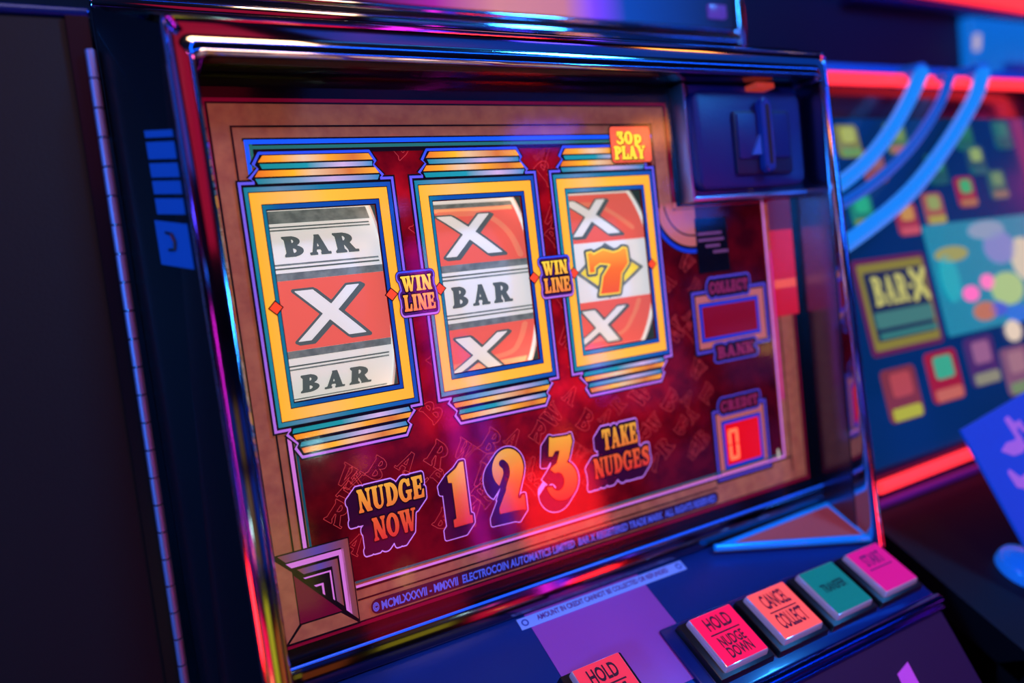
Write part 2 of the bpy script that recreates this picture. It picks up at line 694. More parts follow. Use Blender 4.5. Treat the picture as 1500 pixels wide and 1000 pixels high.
frame_L('crimson_edge', 0.0, 0.024, 2, CRIM)
frame_L('black_line', 0.024, 0.012, 3, K)
gb = plate_holes('gold_border', (-0.121, -2.992, 4.79, 0.503), [(0.112, -2.712, 4.50, 0.215)], 1, GOLD, art)
poly('gold_border', rect(3.285, -.33, 3.454, .30), 3, GOLD, art)
# the coin panel corner of the art is plain black glass
poly('black_corner', rect(3.50, -0.34, 4.97, 0.83), 4, NAVYB, art)
poly('black_line', rect(-.006, .352, 3.318, .364), 4, K, art)
poly('black_line', rect(-.006, -2.39, .006, .352), 4, K, art)
poly('black_line', rect(3.306, -.34, 3.318, .352), 4, K, art)
poly('black_line', rect(0.37, -2.846, 3.66, -2.834), 4, K, art)
poly('black_line', rect(4.60, -2.90, 4.612, -0.34), 4, K, art)
poly('black_line', rect(0.37, -2.772, 4.60, -2.756), 4, K, art)
# blue, green and dark lines under the top border
for nm, x0, y, t, m, lay in (('black_line', .055, .285, .02, K, 5), ('blue_line', .064, .274, .028, BLUEL, 6), ('black_line', .09, .246, .012, K, 5),
                             ('green_line', .092, .236, .022, GREENL, 6), ('dark_line', .105, .214, .03, K, 5)):
    poly(nm, rect(x0, y - t, 3.30, y), lay, m, art)
for nm, x0, t, y0, m, lay in (('blue_line', .064, .026, .05, BLUEL, 6), ('green_line', .093, .018, .10, GREENL, 6)):
    poly(nm, rect(x0, y0, x0 + t, .25), lay, m, art)
# left and bottom pink and green lines, right edge lines
poly('pink_line', rect(.064, -2.39, .088, -1.64), 5, PINK, art)
poly('black_line', rect(.052, -2.39, .100, -1.64), 4, K, art)
poly('green_line', rect(.104, -2.39, .120, -1.64), 5, TEALL, art)
poly('pink_line', rect(.37, -2.754, 4.50, -2.736), 5, PINK, art)
poly('green_line', rect(.37, -2.722, 4.50, -2.706), 5, TEALL, art)
poly('pink_line', rect(4.50, -2.754, 4.52, -0.34), 5, PINK, art)
poly('crimson_edge', rect(-.155, -3.024, 4.825, -3.0), 3, CRIM, art)

# corner emblem, lower left
CR = ink('corner_red', (120, 8, 52), 0.35)
VB = grad('corner_violet_gold', 0, [(0, (160, 92, 76)), (.55, (120, 100, 190)), (1, (168, 96, 76))], 0.25)
em = poly('corner_emblem', [(-.13, -2.386), (.366, -2.386), (.366, -3.0), (-.13, -3.0)], 6, K, art)
poly('gold_facet', [(-.125, -2.42), (-.029, -2.52), (-.029, -2.873), (-.125, -2.98)], 7, GOLD, em)
poly('gold_facet', [(-.11, -2.985), (-.015, -2.885), (.245, -2.885), (.35, -2.985)], 7, GOLD, em)
poly('red_triangle', [(-.022, -2.545), (.255, -2.874), (-.022, -2.874)], 7, CR, em)


def chevron(name, x0, y0, x1, y1, t, m, lay=7):
    # L-shaped band along the top and the right, cut by the diagonal
    k = (y0 - y1) / (x1 - x0)
    return poly(name, [(x0, y0), (x1, y0), (x1, y1), (x1 - t, y1 + t * 1.15), (x1 - t, y0 - t), (x0 + t * .9, y0 - t)], lay, m, em)


chevron('violet_chevron', -.105, -2.395, .358, -2.965, .052, VB)
chevron('pink_chevron', -.060, -2.457, .320, -2.92, .036, PINK)
chevron('violet_chevron', .005, -2.512, .272, -2.845, .042, VB)
chevron('pink_chevron', .037, -2.577, .219, -2.79, .011, PINK)
chevron('pink_chevron', .096, -2.647, .160, -2.735, .014, PINK)

# lettering pattern of the background
PATM = ink('pattern_line', (214, 64, 66), 0.48)
pv, pf = [], []
Fp = Field(-.15, -.15, 1.1, 1.15, 0.018)
pm = {}
for ch in 'BARW':
    g, ww = G(ch, Fp.X, Fp.Y)
    pm[ch] = field_mesh(Fp, np.abs(g) - 0.012)
spots = []
for gx in range(16):
    for gy in range(12):
        x, y = .22 + gx * .215 + (gy % 2) * .1, .12 - gy * .235
        spots.append((x, y, 'BARW'[(gx + gy * 3) % 4]))
for x, y, ch in spots:
    ok = not any(i * PITCH - .08 < x < i * PITCH + 1.06 and -1.84 < y < .2 for i in range(3)) or any(i * PITCH - .14 < x < i * PITCH + .0 for i in range(4))
    if not ok or (x > 3.55 and y > -.5) or y < -2.62:
        continue
    a = math.radians(random.choice((-42, 38, -42)))
    s_ = random.uniform(.13, .19)
    n = len(pv)
    v0, f0 = pm[ch]
    pv += [(x + s_ * (px * math.cos(a) - py * math.sin(a)), y + s_ * (px * math.sin(a) + py * math.cos(a))) for px, py in v0]
    pf += [[n + q for q in ff] for ff in f0]
tag(add('background_lettering', [(x, y, lw(1)) for x, y in pv], pf, PATM, art), kind='stuff')

# ---- reel surrounds ------------------------------------------------------
GOLDF = grad('surround_gold', 0, [(0, (252, 178, 44)), (.3, (248, 186, 92)), (.55, (253, 184, 52)), (1, (252, 174, 44))], 0.86)
TEALF = grad('surround_teal', 0, [(0, (18, 132, 142)), (.22, (96, 140, 160)), (.5, (26, 120, 140)), (.8, (24, 96, 150)), (1, (20, 74, 160))], 0.72)
DEEPB = grad('surround_blue', 0, [(0, (20, 120, 138)), (.15, (16, 84, 150)), (1, (14, 66, 150))], 0.72)
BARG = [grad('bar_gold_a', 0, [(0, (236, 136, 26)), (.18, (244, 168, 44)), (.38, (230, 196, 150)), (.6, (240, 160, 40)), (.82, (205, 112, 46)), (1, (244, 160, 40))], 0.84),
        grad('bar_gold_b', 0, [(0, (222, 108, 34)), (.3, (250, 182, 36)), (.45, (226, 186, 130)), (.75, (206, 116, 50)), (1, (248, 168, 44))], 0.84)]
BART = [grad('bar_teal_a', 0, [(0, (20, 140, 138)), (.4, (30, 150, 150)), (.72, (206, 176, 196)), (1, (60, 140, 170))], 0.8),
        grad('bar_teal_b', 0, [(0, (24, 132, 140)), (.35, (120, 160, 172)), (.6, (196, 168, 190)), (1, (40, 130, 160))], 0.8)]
REDD = ink('diamond_red', (240, 72, 40), 0.9)


def off(pts, k, cx, cy):
    return pts


def outline_pts(e):
    """stepped outline of one reel surround, e = outward offset"""
    R_ = [(-e, e), (-e, -1.589 - e), (.096 + 0 * e, -1.589 - e), (.068 - e, -1.621 - e * .3), (.126 - e * .6, -1.691 - e * .3), (.108 - e, -1.718 - e * .3), (.143 - e * .4, -1.784 - e),
          (.866 + e * .4, -1.784 - e), (.905 + e, -1.716 - e * .3), (.885 + e * .6, -1.690 - e * .3), (.945 + e, -1.620 - e * .3), (.920, -1.589 - e), (1 + e, -1.589 - e), (1 + e, e),
          (.916, e), (.936 + e, .024 + e * .3), (.881 + e * .6, .094 + e * .3), (.896 + e, .118 + e * .3), (.862 + e * .4, .186 + e), (.143 - e * .4, .186 + e), (.100 - e, .116 + e * .3),
          (.124 - e * .6, .091 + e * .3), (.067 - e, .029 + e * .3), (.092, e)]
    return R_


for i in range(3):
    x = i * PITCH
    sh = lambda pts: [(px + x, py) for px, py in pts]
    o_ = sh(outline_pts(.016))
    # dark backing with the window left open: outline ring joined to the window by rows
    base = rings('reel_surround', sh(outline_pts(.022)), sh(outline_pts(-.006)), 8, K, mach)
    rings('violet_outline', sh(outline_pts(.010)), sh(outline_pts(-.008)), 9, VIOLET, base)
    plate_holes('dark_backing', (x + .002, -1.587, x + .998, -.002), [wins[i]], 7, K, base)
    poly('dark_backing', sh([(.09, -.01), (.06, .028), (.124, .091), (.10, .116), (.143, .186), (.862, .186), (.896, .118), (.881, .094), (.936, .024), (.916, -.01)]), 7, K, base)
    poly('dark_backing', sh([(.09, -1.58), (.068, -1.621), (.126, -1.691), (.108, -1.718), (.143, -1.784), (.866, -1.784), (.905, -1.716), (.885, -1.690), (.945, -1.620), (.92, -1.58)]), 7, K, base)
    R4 = lambda x0, y0, x1, y1: [(x + x0, y1), (x + x1, y1), (x + x1, y0), (x + x0, y0)]
    rings('teal_band', R4(.020, -1.566, .982, -.025), R4(.042, -1.538, .957, -.054), 10, TEALF, base)
    rings('gold_band', R4(.047, -1.532, .952, -.060), R4(.112, -1.458, .889, -.134), 10, GOLDF, base)
    rings('blue_band', R4(.117, -1.452, .884, -.140), R4(.137, -1.424, .862, -.169), 10, DEEPB if i < 2 else TEALF, base)
    # stepped bars above and below
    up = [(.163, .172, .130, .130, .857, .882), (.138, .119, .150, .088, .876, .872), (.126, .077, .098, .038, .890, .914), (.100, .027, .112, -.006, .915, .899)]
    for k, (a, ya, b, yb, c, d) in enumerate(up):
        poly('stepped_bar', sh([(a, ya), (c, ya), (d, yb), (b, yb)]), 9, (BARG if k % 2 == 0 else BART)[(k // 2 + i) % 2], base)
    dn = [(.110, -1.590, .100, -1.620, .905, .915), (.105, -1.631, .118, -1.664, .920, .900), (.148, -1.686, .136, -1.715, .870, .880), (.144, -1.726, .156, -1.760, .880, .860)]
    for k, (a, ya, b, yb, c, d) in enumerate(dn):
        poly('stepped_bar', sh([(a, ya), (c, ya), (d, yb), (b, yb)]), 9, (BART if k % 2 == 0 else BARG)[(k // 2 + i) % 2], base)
    for dx in (.110, .886):
        q = lambda r: [(x + dx - r, -.796), (x + dx, -.796 + r), (x + dx + r, -.796), (x + dx, -.796 - r)]
        poly('win_line_diamond', q(.050), 12, K, base)
        poly('win_line_diamond', q(.040), 13, REDD, base)

# ---- the reels -----------------------------------------------------------
RR, RW0, RVC = 1.0, 0.10, -0.795


def cyl(x, s, layer=0):
    r = RR + 0.0012 * layer
    a = s / RR
    return (x, RVC + r * math.sin(a), RW0 + RR - r * math.cos(a))


REELW = mat('reel_white', (206, 206, 198), rough=0.6, emit=0.74, ecol=(238, 240, 230), spec=0.2)
REELR = mat('reel_red', (196, 66, 60), rough=0.6, emit=0.82, ecol=(238, 104, 90), spec=0.2)
REELG = speckle(mat('reel_grey', (104, 116, 114), rough=0.6, emit=0.62, ecol=(110, 122, 120), spec=0.2), (98, 112, 108), (128, 142, 136), 130)
REELK = mat('reel_black', (74, 86, 84), rough=0.6, emit=0.65, ecol=(92, 106, 104), spec=0.2)
REELO = mat('reel_painted_glow', (250, 160, 110), rough=0.6, emit=0.85, ecol=(250, 166, 116), spec=0.2)
REELY = mat('reel_yellow', (240, 216, 70), rough=0.6, emit=0.85, spec=0.2)
SEVEN = grad('reel_seven', 2, [(0, (232, 88, 50)), (.55, (240, 110, 46)), (1, (246, 162, 54))], 0.85)


def band(name, x0, x1, s0, s1, layer, m, parent):
    n = max(2, int((s1 - s0) / .05) + 1)
    v, f = [], []
    for k in range(n + 1):
        s_ = s0 + (s1 - s0) * k / n
        v += [cyl(x0, s_, layer), cyl(x1, s_, layer)]
    for k in range(n):
        f.append([2 * k, 2 * k + 1, 2 * k + 3, 2 * k + 2])
    return add(name, v, f, m, parent, smooth=60)


X0, X1 = -0.02, 0.925
XR = 0.925


def sym_bar(reel, x, c):
    Fb = Field(x + .2, c - .11, x + .78, c + .11, .0035)
    d = word(Fb, 'B', x + .250, c - .075, .125, .15)
    d = np.minimum(d, word(Fb, 'A', x + .420, c - .075, .135, .15))
    d = np.minimum(d, word(Fb, 'R', x + .595, c - .075, .145, .15))
    field_obj('bar_lettering', Fb, d - .004, 3, REELK, reel, cyl)
    for s0, s1, m in ((.125, .138, REELG), (.152, .164, REELK), (-.137, -.124, REELG), (-.164, -.152, REELK)):
        band('printed_line', x + X0, x + X1 - .05, c + s0, c + s1, 2, m, reel)


def sym_x(reel, x, c, bands=True):
    band('red_panel', x + X0, x + X1 - .035, c - .238, c + .238, 1, REELR, reel)
    if bands:
        band('grey_band', x + X0, x + X1 - .035, c + .238, c + .290, 2, REELG, reel)
        band('grey_band', x + X0, x + X1 - .035, c - .292, c - .238, 2, REELG, reel)
    Fx = Field(x + .16, c - .22, x + .82, c + .22, .005)

    def xf(dx, dy):
        a = d_poly(Fx.X - x - dx, Fx.Y - c - dy, [(.255, .165), (.385, .165), (.725, -.175), (.595, -.175)])
        b = d_poly(Fx.X - x - dx, Fx.Y - c - dy, [(.615, .170), (.712, .170), (.335, -.180), (.240, -.180)])
        return np.minimum(a, b)
    face = xf(0, 0)
    shd = np.minimum(np.minimum(xf(.02, -.012), xf(.01, -.006)), face) - .014
    field_obj('cross_shadow', Fx, shd, 3, REELK, reel, cyl)
    field_obj('cross', Fx, face + .002, 4, REELW, reel, cyl)


def sym_seven(reel, x, c):
    Fs = Field(x + .15, c - .27, x + .95, c + .27, .005)
    dia = d_poly(Fs.X - x, Fs.Y - c, [(.205, 0), (.535, .235), (.895, 0), (.535, -.235)])
    field_obj('diamond_outline', Fs, dia, 2, REELG, reel, cyl)
    field_obj('diamond', Fs, dia + .028, 3, REELY, reel, cyl)
    sv = [(.335, .165), (.385, .170), (.400, .150), (.50, .182), (.60, .150), (.66, .160), (.70, .182), (.745, .175), (.740, .04), (.66, -.04), (.635, -.20), (.425, -.195),
          (.46, -.04), (.54, .045), (.45, .060), (.40, .035), (.395, -.01), (.330, -.01)]
    d = d_poly(Fs.X - x, Fs.Y - c, sv)
    field_obj('seven_outline', Fs, d - .026, 4, REELK, reel, cyl)
    field_obj('seven_rim', Fs, d - .004, 5, REELY, reel, cyl)
    field_obj('seven', Fs, d + .009, 6, SEVEN, reel, cyl)


def make_reel(i):
    global X1
    X1 = (0.930, 0.985, 1.015)[i]
    x = i * PITCH
    reel = band('reel', x + X0, x + X1, -1.35, 1.35, 0, REELW, mach)
    # rim standing a little proud on the right, with a wall behind it
    v, f = [], []
    n = 40
    for k in range(n + 1):
        s_ = -1.35 + 2.7 * k / n
        p, q = cyl(x + X1 - .016, s_, 10), cyl(x + X1, s_, 10)
        a = s_ / RR
        r2 = RR - .05
        e = (x + X1, RVC + r2 * math.sin(a), RW0 + RR - r2 * math.cos(a))
        v += [p, q, e]
    for k in range(n):
        f += [[3 * k, 3 * k + 1, 3 * k + 4, 3 * k + 3], [3 * k + 1, 3 * k + 2, 3 * k + 5, 3 * k + 4]]
    add('reel_rim', v, f, mat('reel_rim_white', (214, 214, 206), rough=.6, emit=.35), reel, smooth=40)
    return reel


r1 = make_reel(0)
sym_bar(r1, 0, .410)
sym_x(r1, 0, -.068)
sym_bar(r1, 0, -.577)
band('grey_band', X0, X1 - .035, .60, .72, 2, REELG, r1)
r2 = make_reel(1)
sym_x(r2, PITCH, .400)
sym_bar(r2, PITCH, -.080)
sym_x(r2, PITCH, -.562)
r3 = make_reel(2)
sym_x(r3, 2 * PITCH, .470, False)
sym_seven(r3, 2 * PITCH, -.012)
sym_x(r3, 2 * PITCH, -.492, False)


def lamp_stripe(reel, x, pts, rad, lay=2):
    """lamp light through the reel, painted as a pale curved stripe"""
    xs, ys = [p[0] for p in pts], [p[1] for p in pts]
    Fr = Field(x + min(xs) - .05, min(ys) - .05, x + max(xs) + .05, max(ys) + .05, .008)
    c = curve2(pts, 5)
    field_obj('painted_lamp_stripe', Fr, d_stroke(Fr.X - x, Fr.Y, c, [rad] * len(c)), lay, REELP, reel, cyl)


REELP = mat('reel_lamp_stripe', (210, 110, 90), rough=0.6, emit=0.75, ecol=(246, 136, 104), spec=0.2)
lamp_stripe(r2, PITCH, [(.30, .585), (.60, .575), (.72, .52), (.82, .38), (.87, .20)], .026)
lamp_stripe(r2, PITCH, [(.86, -.36), (.83, -.50), (.76, -.60), (.50, -.64), (.25, -.66)], .026)
lamp_stripe(r3, 2 * PITCH, [(.30, .60), (.58, .58), (.72, .48), (.86, .34)], .024)
lamp_stripe(r3, 2 * PITCH, [(.84, -.30), (.80, -.44), (.70, -.60), (.30, -.64)], .024)
band('painted_glow_band', PITCH + X0, PITCH + .93, .600, .640, 2, REELO, r2)  # glow of the lamps behind the reel, put into the colour
band('painted_glow_band', PITCH + X0, PITCH + .93, -.76, -.665, 2, REELO, r2)
for r, lab in ((r1, 'reel showing BAR, a white cross and BAR'), (r2, 'reel showing two white crosses with BAR between'), (r3, 'reel showing an orange seven between two white crosses')):
    tag(r, lab)
TRAY = mat('reel_tray', (70, 96, 98), rough=0.7, emit=0.25)
box('reel_tray', (-.1, -2.9, 2.15), (4.9, .4, 2.2), TRAY, mach)

# bulbs behind the translucent glass
BULB = neon('bulb_glow', (255, 190, 150), 2.0)


def bulb(u, v, w, e, col=(1.0, .50, .36)):
    p = M_MACHINE @ b3((u, v, w))
    lamp('panel_bulb_light', 'POINT', p, e, col, 0.02)


for u, v, e in ((1.07, -.1, .05), (1.08, -1.1, .03), (1.08, -1.66, .05), (2.21, -.1, .05), (2.21, -1.0, .05), (2.21, -1.66, .10), (2.06, -2.40, .05), (3.0, -1.85, .05)):
    bulb(u, v, .26, e)

# ---- WIN LINE plates, nudge lettering, numerals ---------------------------
LETG = grad('letter_gold_red', 2, [(0, (208, 46, 42)), (.45, (228, 96, 44)), (1, (240, 172, 54))], 0.72)
LETY = grad('letter_yellow_orange', 2, [(0, (240, 128, 60)), (.5, (248, 168, 56)), (1, (252, 214, 60))], 0.85)
DARKP = ink('letter_shadow', (56, 10, 52), 0.30)
PLUM = ink('plum_fill', (70, 26, 100), 0.55)
LILAC = ink('lilac_outline', (196, 130, 220), 0.75)

for x in (.952, 2.090):
    F_ = Field(x - .05, -.99, x + .31, -.62, .0028)
    d = np.minimum(word(F_, 'WIN', x + .012, -.789, .222, .106), word(F_, 'LINE', x + .012, -.926, .234, .112))
    hull = np.minimum(d_poly(F_.X, F_.Y, rect(x + .030, -.780, x + .205, -.695)), d_poly(F_.X, F_.Y, rect(x + .030, -.905, x + .222, -.830)))
    b0 = field_obj('win_line_plate', F_, np.minimum(d, hull) - .036, 14, K, mach)
    field_obj('violet_outline', F_, np.abs(np.minimum(d, hull) - .026) - .0055, 15, VIOLET, b0)
    field_obj('plum_fill', F_, np.minimum(d, hull) - .018, 15, PLUM, b0)
    field_obj('letter_shadow', F_, d - .009, 16, K, b0)
    v_, f_ = field_mesh(F_, d - .001)
    field_obj('lettering', F_, d - .001, 17, LETY, b0)


def sign(name, F_, d, dx, dy, fill, rim=.020, shadow=DARKP, parent=mach):
    e = extrude_field(F_, d, dx, dy)
    b_ = field_obj(name, F_, e - rim * .85, 2, shadow, parent)
    field_obj('lilac_outline', F_, np.abs(e - rim) - .0034, 3, LILAC, b_)
    field_obj('letter_edge', F_, d - .008, 4, K, b_)
    field_obj('lettering', F_, d - .001, 5, fill, b_)
    return b_


F_ = Field(.30, -2.62, 1.06, -1.98, .0036)
sign('nudge_now_lettering', F_, np.minimum(word(F_, 'NUDGE', .462, -2.250, .480, .160), word(F_, 'NOW', .540, -2.468, .315, .160)), -.066, -.066, LETG)
F_ = Field(2.24, -2.62, 3.05, -1.98, .0036)
sign('take_nudges_lettering', F_, np.minimum(word(F_, 'TAKE', 2.490, -2.250, .352, .168), word(F_, 'NUDGES', 2.384, -2.462, .562, .160)), -.066, -.066, LETG)

F_ = Field(.98, -2.70, 1.40, -1.98, .004)
d = d_poly(F_.X, F_.Y, [(1.262, -2.066), (1.262, -2.47), (1.282, -2.475), (1.282, -2.530), (1.133, -2.530), (1.133, -2.475), (1.158, -2.47), (1.158, -2.20), (1.130, -2.195), (1.127, -2.146), (1.20, -2.105), (1.235, -2.066)])
sign('numeral_one', F_, d, -.064, -.066, LETG)
F_ = Field(1.34, -2.70, 1.86, -1.95, .004)
p2 = curve2([(1.590, -2.205), (1.555, -2.165), (1.585, -2.110), (1.645, -2.105), (1.688, -2.170), (1.672, -2.260), (1.610, -2.380), (1.560, -2.480)], 5)
n2 = len(p2)
r2_ = [.030 + .028 * math.exp(-((k / (n2 - 1) - .50) / .25) ** 2) - .012 * (k / (n2 - 1)) for k in range(n2)]
d = np.maximum(d_ell(F_.X, F_.Y, 1.617, -2.200, .130, .150), -d_stroke(F_.X, F_.Y, curve2([(1.575, -2.150), (1.600, -2.185), (1.600, -2.24), (1.570, -2.30), (1.52, -2.40), (1.50, -2.5)]), [.030] * 40))
d = np.minimum(d, d_poly(F_.X, F_.Y, [(1.735, -2.27), (1.665, -2.44), (1.695, -2.455), (1.710, -2.43), (1.728, -2.43), (1.728, -2.548), (1.700, -2.535), (1.507, -2.526), (1.507, -2.485), (1.60, -2.33), (1.64, -2.24)]))
sign('numeral_two', F_, d, -.062, -.066, LETG)
F_ = Field(1.76, -2.74, 2.32, -1.94, .004)
d = d_poly(F_.X, F_.Y, [(2.005, -2.037), (2.03, -2.052), (2.165, -2.062), (2.195, -2.055), (2.205, -2.11), (2.155, -2.24), (2.09, -2.31), (2.02, -2.32), (2.06, -2.22), (2.085, -2.16), (2.04, -2.155), (2.012, -2.192), (1.980, -2.186)])
a = np.maximum(d_ell(F_.X, F_.Y, 2.075, -2.405, .140, .150), -d_ell(F_.X, F_.Y, 2.035, -2.40, .062, .075))
a = np.maximum(a, -d_poly(F_.X, F_.Y, [(1.9, -2.20), (2.02, -2.33), (2.02, -2.44), (1.90, -2.42)]))
sign('numeral_three', F_, np.minimum(d, a), -.062, -.066, LETG)

# price badge
F_ = Field(2.82, -.02, 3.34, .40, .0032)
bd = d_poly(F_.X, F_.Y, rect(2.895, .077, 3.240, .308)) - .028
pb = field_obj('price_badge', F_, bd - .010, 14, K, mach)
BADGE = ink('badge_red', (244, 96, 62), 0.9)
field_obj('badge_face', F_, bd, 15, BADGE, pb)
d = np.minimum(word(F_, '30', 2.925, .196, .160, .098), word(F_, 'p', 3.098, .204, .075, .088))
d = np.minimum(d, word(F_, 'PLAY', 2.890, .074, .310, .104, .02))
field_obj('letter_shadow', F_, np.minimum(d, shift(F_, d, .008, -.008)) - .006, 16, ink('badge_shadow', (120, 40, 16), .6), pb)
field_obj('lettering', F_, d - .002, 17, ink('badge_yellow', (250, 222, 56), 0.95), pb)

# copyright line
BLUT = ink('copyright_blue', (72, 92, 205), 0.6)
F_ = Field(.40, -3.0, 3.72, -2.84, .008)
tb = d_poly(F_.X, F_.Y, rect(.50, -2.925, 3.60, -2.915)) - .048
field_obj('copyright_backing', F_, tb, 7, ink('copyright_dark', (52, 20, 52), .25), art)
text_mesh('copyright_lettering', '\u00a9 MCMLXXXVII - MMXVII  ELECTROCOIN AUTOMATICS LIMITED  BAR X REGISTERED TRADE MARK  ALL RIGHTS RESERVED', BLUT, art,
          (.462, -2.950, lw(9)), (1, 0, 0), (0, 1, 0), .058, 3.15, .034)

# COLLECT / BANK and CREDIT displays
DIMV = ink('display_violet', (96, 78, 190), 0.40)
DIMB = ink('display_blue', (24, 60, 190), 0.45)
PEACH = ink('display_peach', (214, 118, 100), 0.35)
LEDR = mat('display_red', (120, 4, 22), rough=0.25, emit=0.55, ecol=(140, 4, 30))
LEDB = mat('display_red_lit', (200, 8, 16), rough=0.25, emit=0.9, ecol=(214, 10, 22))
TXT = ink('display_lettering', (150, 40, 80), 0.4)


def display(name, O_, I_, words, led):
    x0, y0, x1, y1 = O_
    a0, c0, a1, c1 = I_
    b_ = poly(name, rect(x0 - .02, y0 - .02, x1 + .02, y1 + .02), 2, K, mach)
    R4 = lambda q, k: [(q[0] + k, q[3] - k), (q[2] - k, q[3] - k), (q[2] - k, q[1] + k), (q[0] + k, q[1] + k)]
    rings('violet_outline', R4(O_, 0), R4(O_, .022), 3, DIMV, b_)
    rings('peach_band', R4(O_, .040), R4(I_, -.035), 3, PEACH, b_)
    rings('blue_band', R4(I_, -.030), R4(I_, 0), 4, DIMB, b_)
    poly('display_window', rect(*I_), 4, led, b_)
    for t, wx0, wx1, wy, h in words:
        Fd = Field(wx0 - .07, wy - .07, wx1 + .07, wy + h + .07, .006)
        dd = word(Fd, t, wx0, wy, wx1 - wx0, h)
        field_obj('word_plate', Fd, dd - .045, 5, K, b_)
        field_obj('word_outline', Fd, np.abs(dd - .034) - .007, 6, DIMV, b_)
        field_obj('lettering', Fd, dd - .002, 7, TXT, b_)
    return b_


display('collect_bank_display', (3.570, -1.632, 4.465, -1.085), (3.673, -1.502, 4.320, -1.225), [('COLLECT', 3.775, 4.235, -1.120, .10), ('BANK', 3.800, 4.250, -1.700, .105)], LEDR)
cd = display('credit_display', (3.676, -2.795, 4.335, -2.155), (3.803, -2.672, 4.222, -2.298), [('CREDIT', 3.775, 4.235, -2.180, .095)], LEDB)
SEG = neon('led_segment', (255, 92, 60), 2.2)
sx0, sx1, sy0, sy1, st = 3.835, 3.955, -2.635, -2.352, .034
mid = (sy0 + sy1) / 2
for pts in ([(sx0, sy1), (sx1, sy1), (sx1 - st, sy1 - st), (sx0 + st, sy1 - st)], [(sx0, sy0), (sx1, sy0), (sx1 - st, sy0 + st), (sx0 + st, sy0 + st)],
            [(sx0, sy1 - .008), (sx0, mid + .006), (sx0 + st, mid + .006), (sx0 + st, sy1 - st - .004)], [(sx0, sy0 + .008), (sx0, mid - .006), (sx0 + st, mid - .006), (sx0 + st, sy0 + st + .004)],
            [(sx1, sy1 - .008), (sx1, mid + .006), (sx1 - st, mid + .006), (sx1 - st, sy1 - st - .004)], [(sx1, sy0 + .008), (sx1, mid - .006), (sx1 - st, mid - .006), (sx1 - st, sy0 + st + .004)]):
    poly('led_segment', pts, 5, SEG, cd)
poly('indicator_lamp', [(4.43 + .016 * math.cos(a), -2.70 + .05 * math.sin(a)) for a in np.linspace(0, 6.28, 17)[:-1]], 7, neon('indicator_white', (235, 225, 215), 0.7), mach)

# round badge below the coin panel and its black notice
F_ = Field(3.12, -.85, 3.80, -.25, .006)
ring = lambda r: np.maximum(d_ell(F_.X, F_.Y, 3.66, -.30, r, r), np.maximum(F_.X - 3.70, F_.Y + .30))
rb = field_obj('round_badge', F_, ring(.455), 2, K, mach)
field_obj('blue_arc', F_, np.maximum(ring(.445), -ring(.41)), 3, DIMB, rb)
field_obj('peach_arc', F_, np.maximum(ring(.385), -ring(.30)), 3, PEACH, rb)
field_obj('peach_disc', F_, ring(.285), 3, PEACH, rb)
nb_ = poly('black_notice', rect(3.68, -.93, 4.05, -.45), 5, NAVYB, mach)
for k, (a, b) in enumerate(((3.70, 3.98), (3.70, 4.00), (3.78, 3.95), (3.86, 4.04))):
    poly('notice_line', rect(a, -.60 - k * .055, b, -.575 - k * .055), 6, ink('notice_text', (120, 70, 110), .4), nb_)

# ---- glass pane in front of the art ---------------------------------------
GLASS = bpy.data.materials.new('clear_glass')
GLASS.use_nodes = True
nt = GLASS.node_tree
nt.nodes.clear()
out = nt.nodes.new('ShaderNodeOutputMaterial')
mxs = nt.nodes.new('ShaderNodeMixShader')
tb_ = nt.nodes.new('ShaderNodeBsdfTransparent')
gl = nt.nodes.new('ShaderNodeBsdfGlossy')
gl.inputs['Roughness'].default_value = 0.07
fr = nt.nodes.new('ShaderNodeFresnel')
fr.inputs['IOR'].default_value = 1.62
ge = nt.nodes.new('ShaderNodeNewGeometry')
sw = nt.nodes.new('ShaderNodeMix')
sw.inputs['B'].default_value = 0.0
nt.links.new(ge.outputs['Backfacing'], sw.inputs['Factor'])
nt.links.new(fr.outputs[0], sw.inputs['A'])
nt.links.new(sw.outputs['Result'], mxs.inputs[0])
nt.links.new(tb_.outputs[0], mxs.inputs[1])
nt.links.new(gl.outputs[0], mxs.inputs[2])
nt.links.new(mxs.outputs[0], out.inputs['Surface'])
pane = box('glass_pane', (-.2, -3.13, -.075), (4.95, .66, -.055), GLASS, mach)

# ---- chrome frame ----------------------------------------------------------
UL, UR, VT = -.345, 5.035, .90
WL, WR, WT = .165, .100, .23
prof = [(0, .40), (0, .05), (.02, .02), (.07, .0), (.16, .004), (.24, .022), (.5, .030), (.76, .022), (.84, .004), (.92, .0), (.975, .02), (1, .05), (1, .46)]


def frame_loop(p, dz):
    uL, uR, vT = UL + p * WL, UR - p * WR, VT - p * WT
    r = .05 + .02 * p
    pts = [(uL, -4.9)]
    for k in range(7):
        a = math.radians(180 - 90 * k / 6)
        pts.append((uL + r + r * math.cos(a), vT - r + r * math.sin(a)))
    for k in range(7):
        a = math.radians(90 - 90 * k / 6)
        pts.append((uR - r + r * math.cos(a), vT - r + r * math.sin(a)))
    pts.append((uR, -3.60))
    return [(x, y, min(wf(y) + dz, .02)) for x, y in pts]


vv, ff = [], []
loops = [frame_loop(p, dz) for p, dz in prof]
nl = len(loops[0])
for lp in loops:
    vv += lp
for k in range(len(loops) - 1):
    for q in range(nl - 1):
        ff.append([k * nl + q, k * nl + q + 1, (k + 1) * nl + q + 1, (k + 1) * nl + q])
ff.append([k * nl + nl - 1 for k in range(len(loops))])
ff.append([k * nl for k in range(len(loops))][::-1])
fixnorm(add('chrome_frame', vv, ff, CHROME, mach, smooth=35))
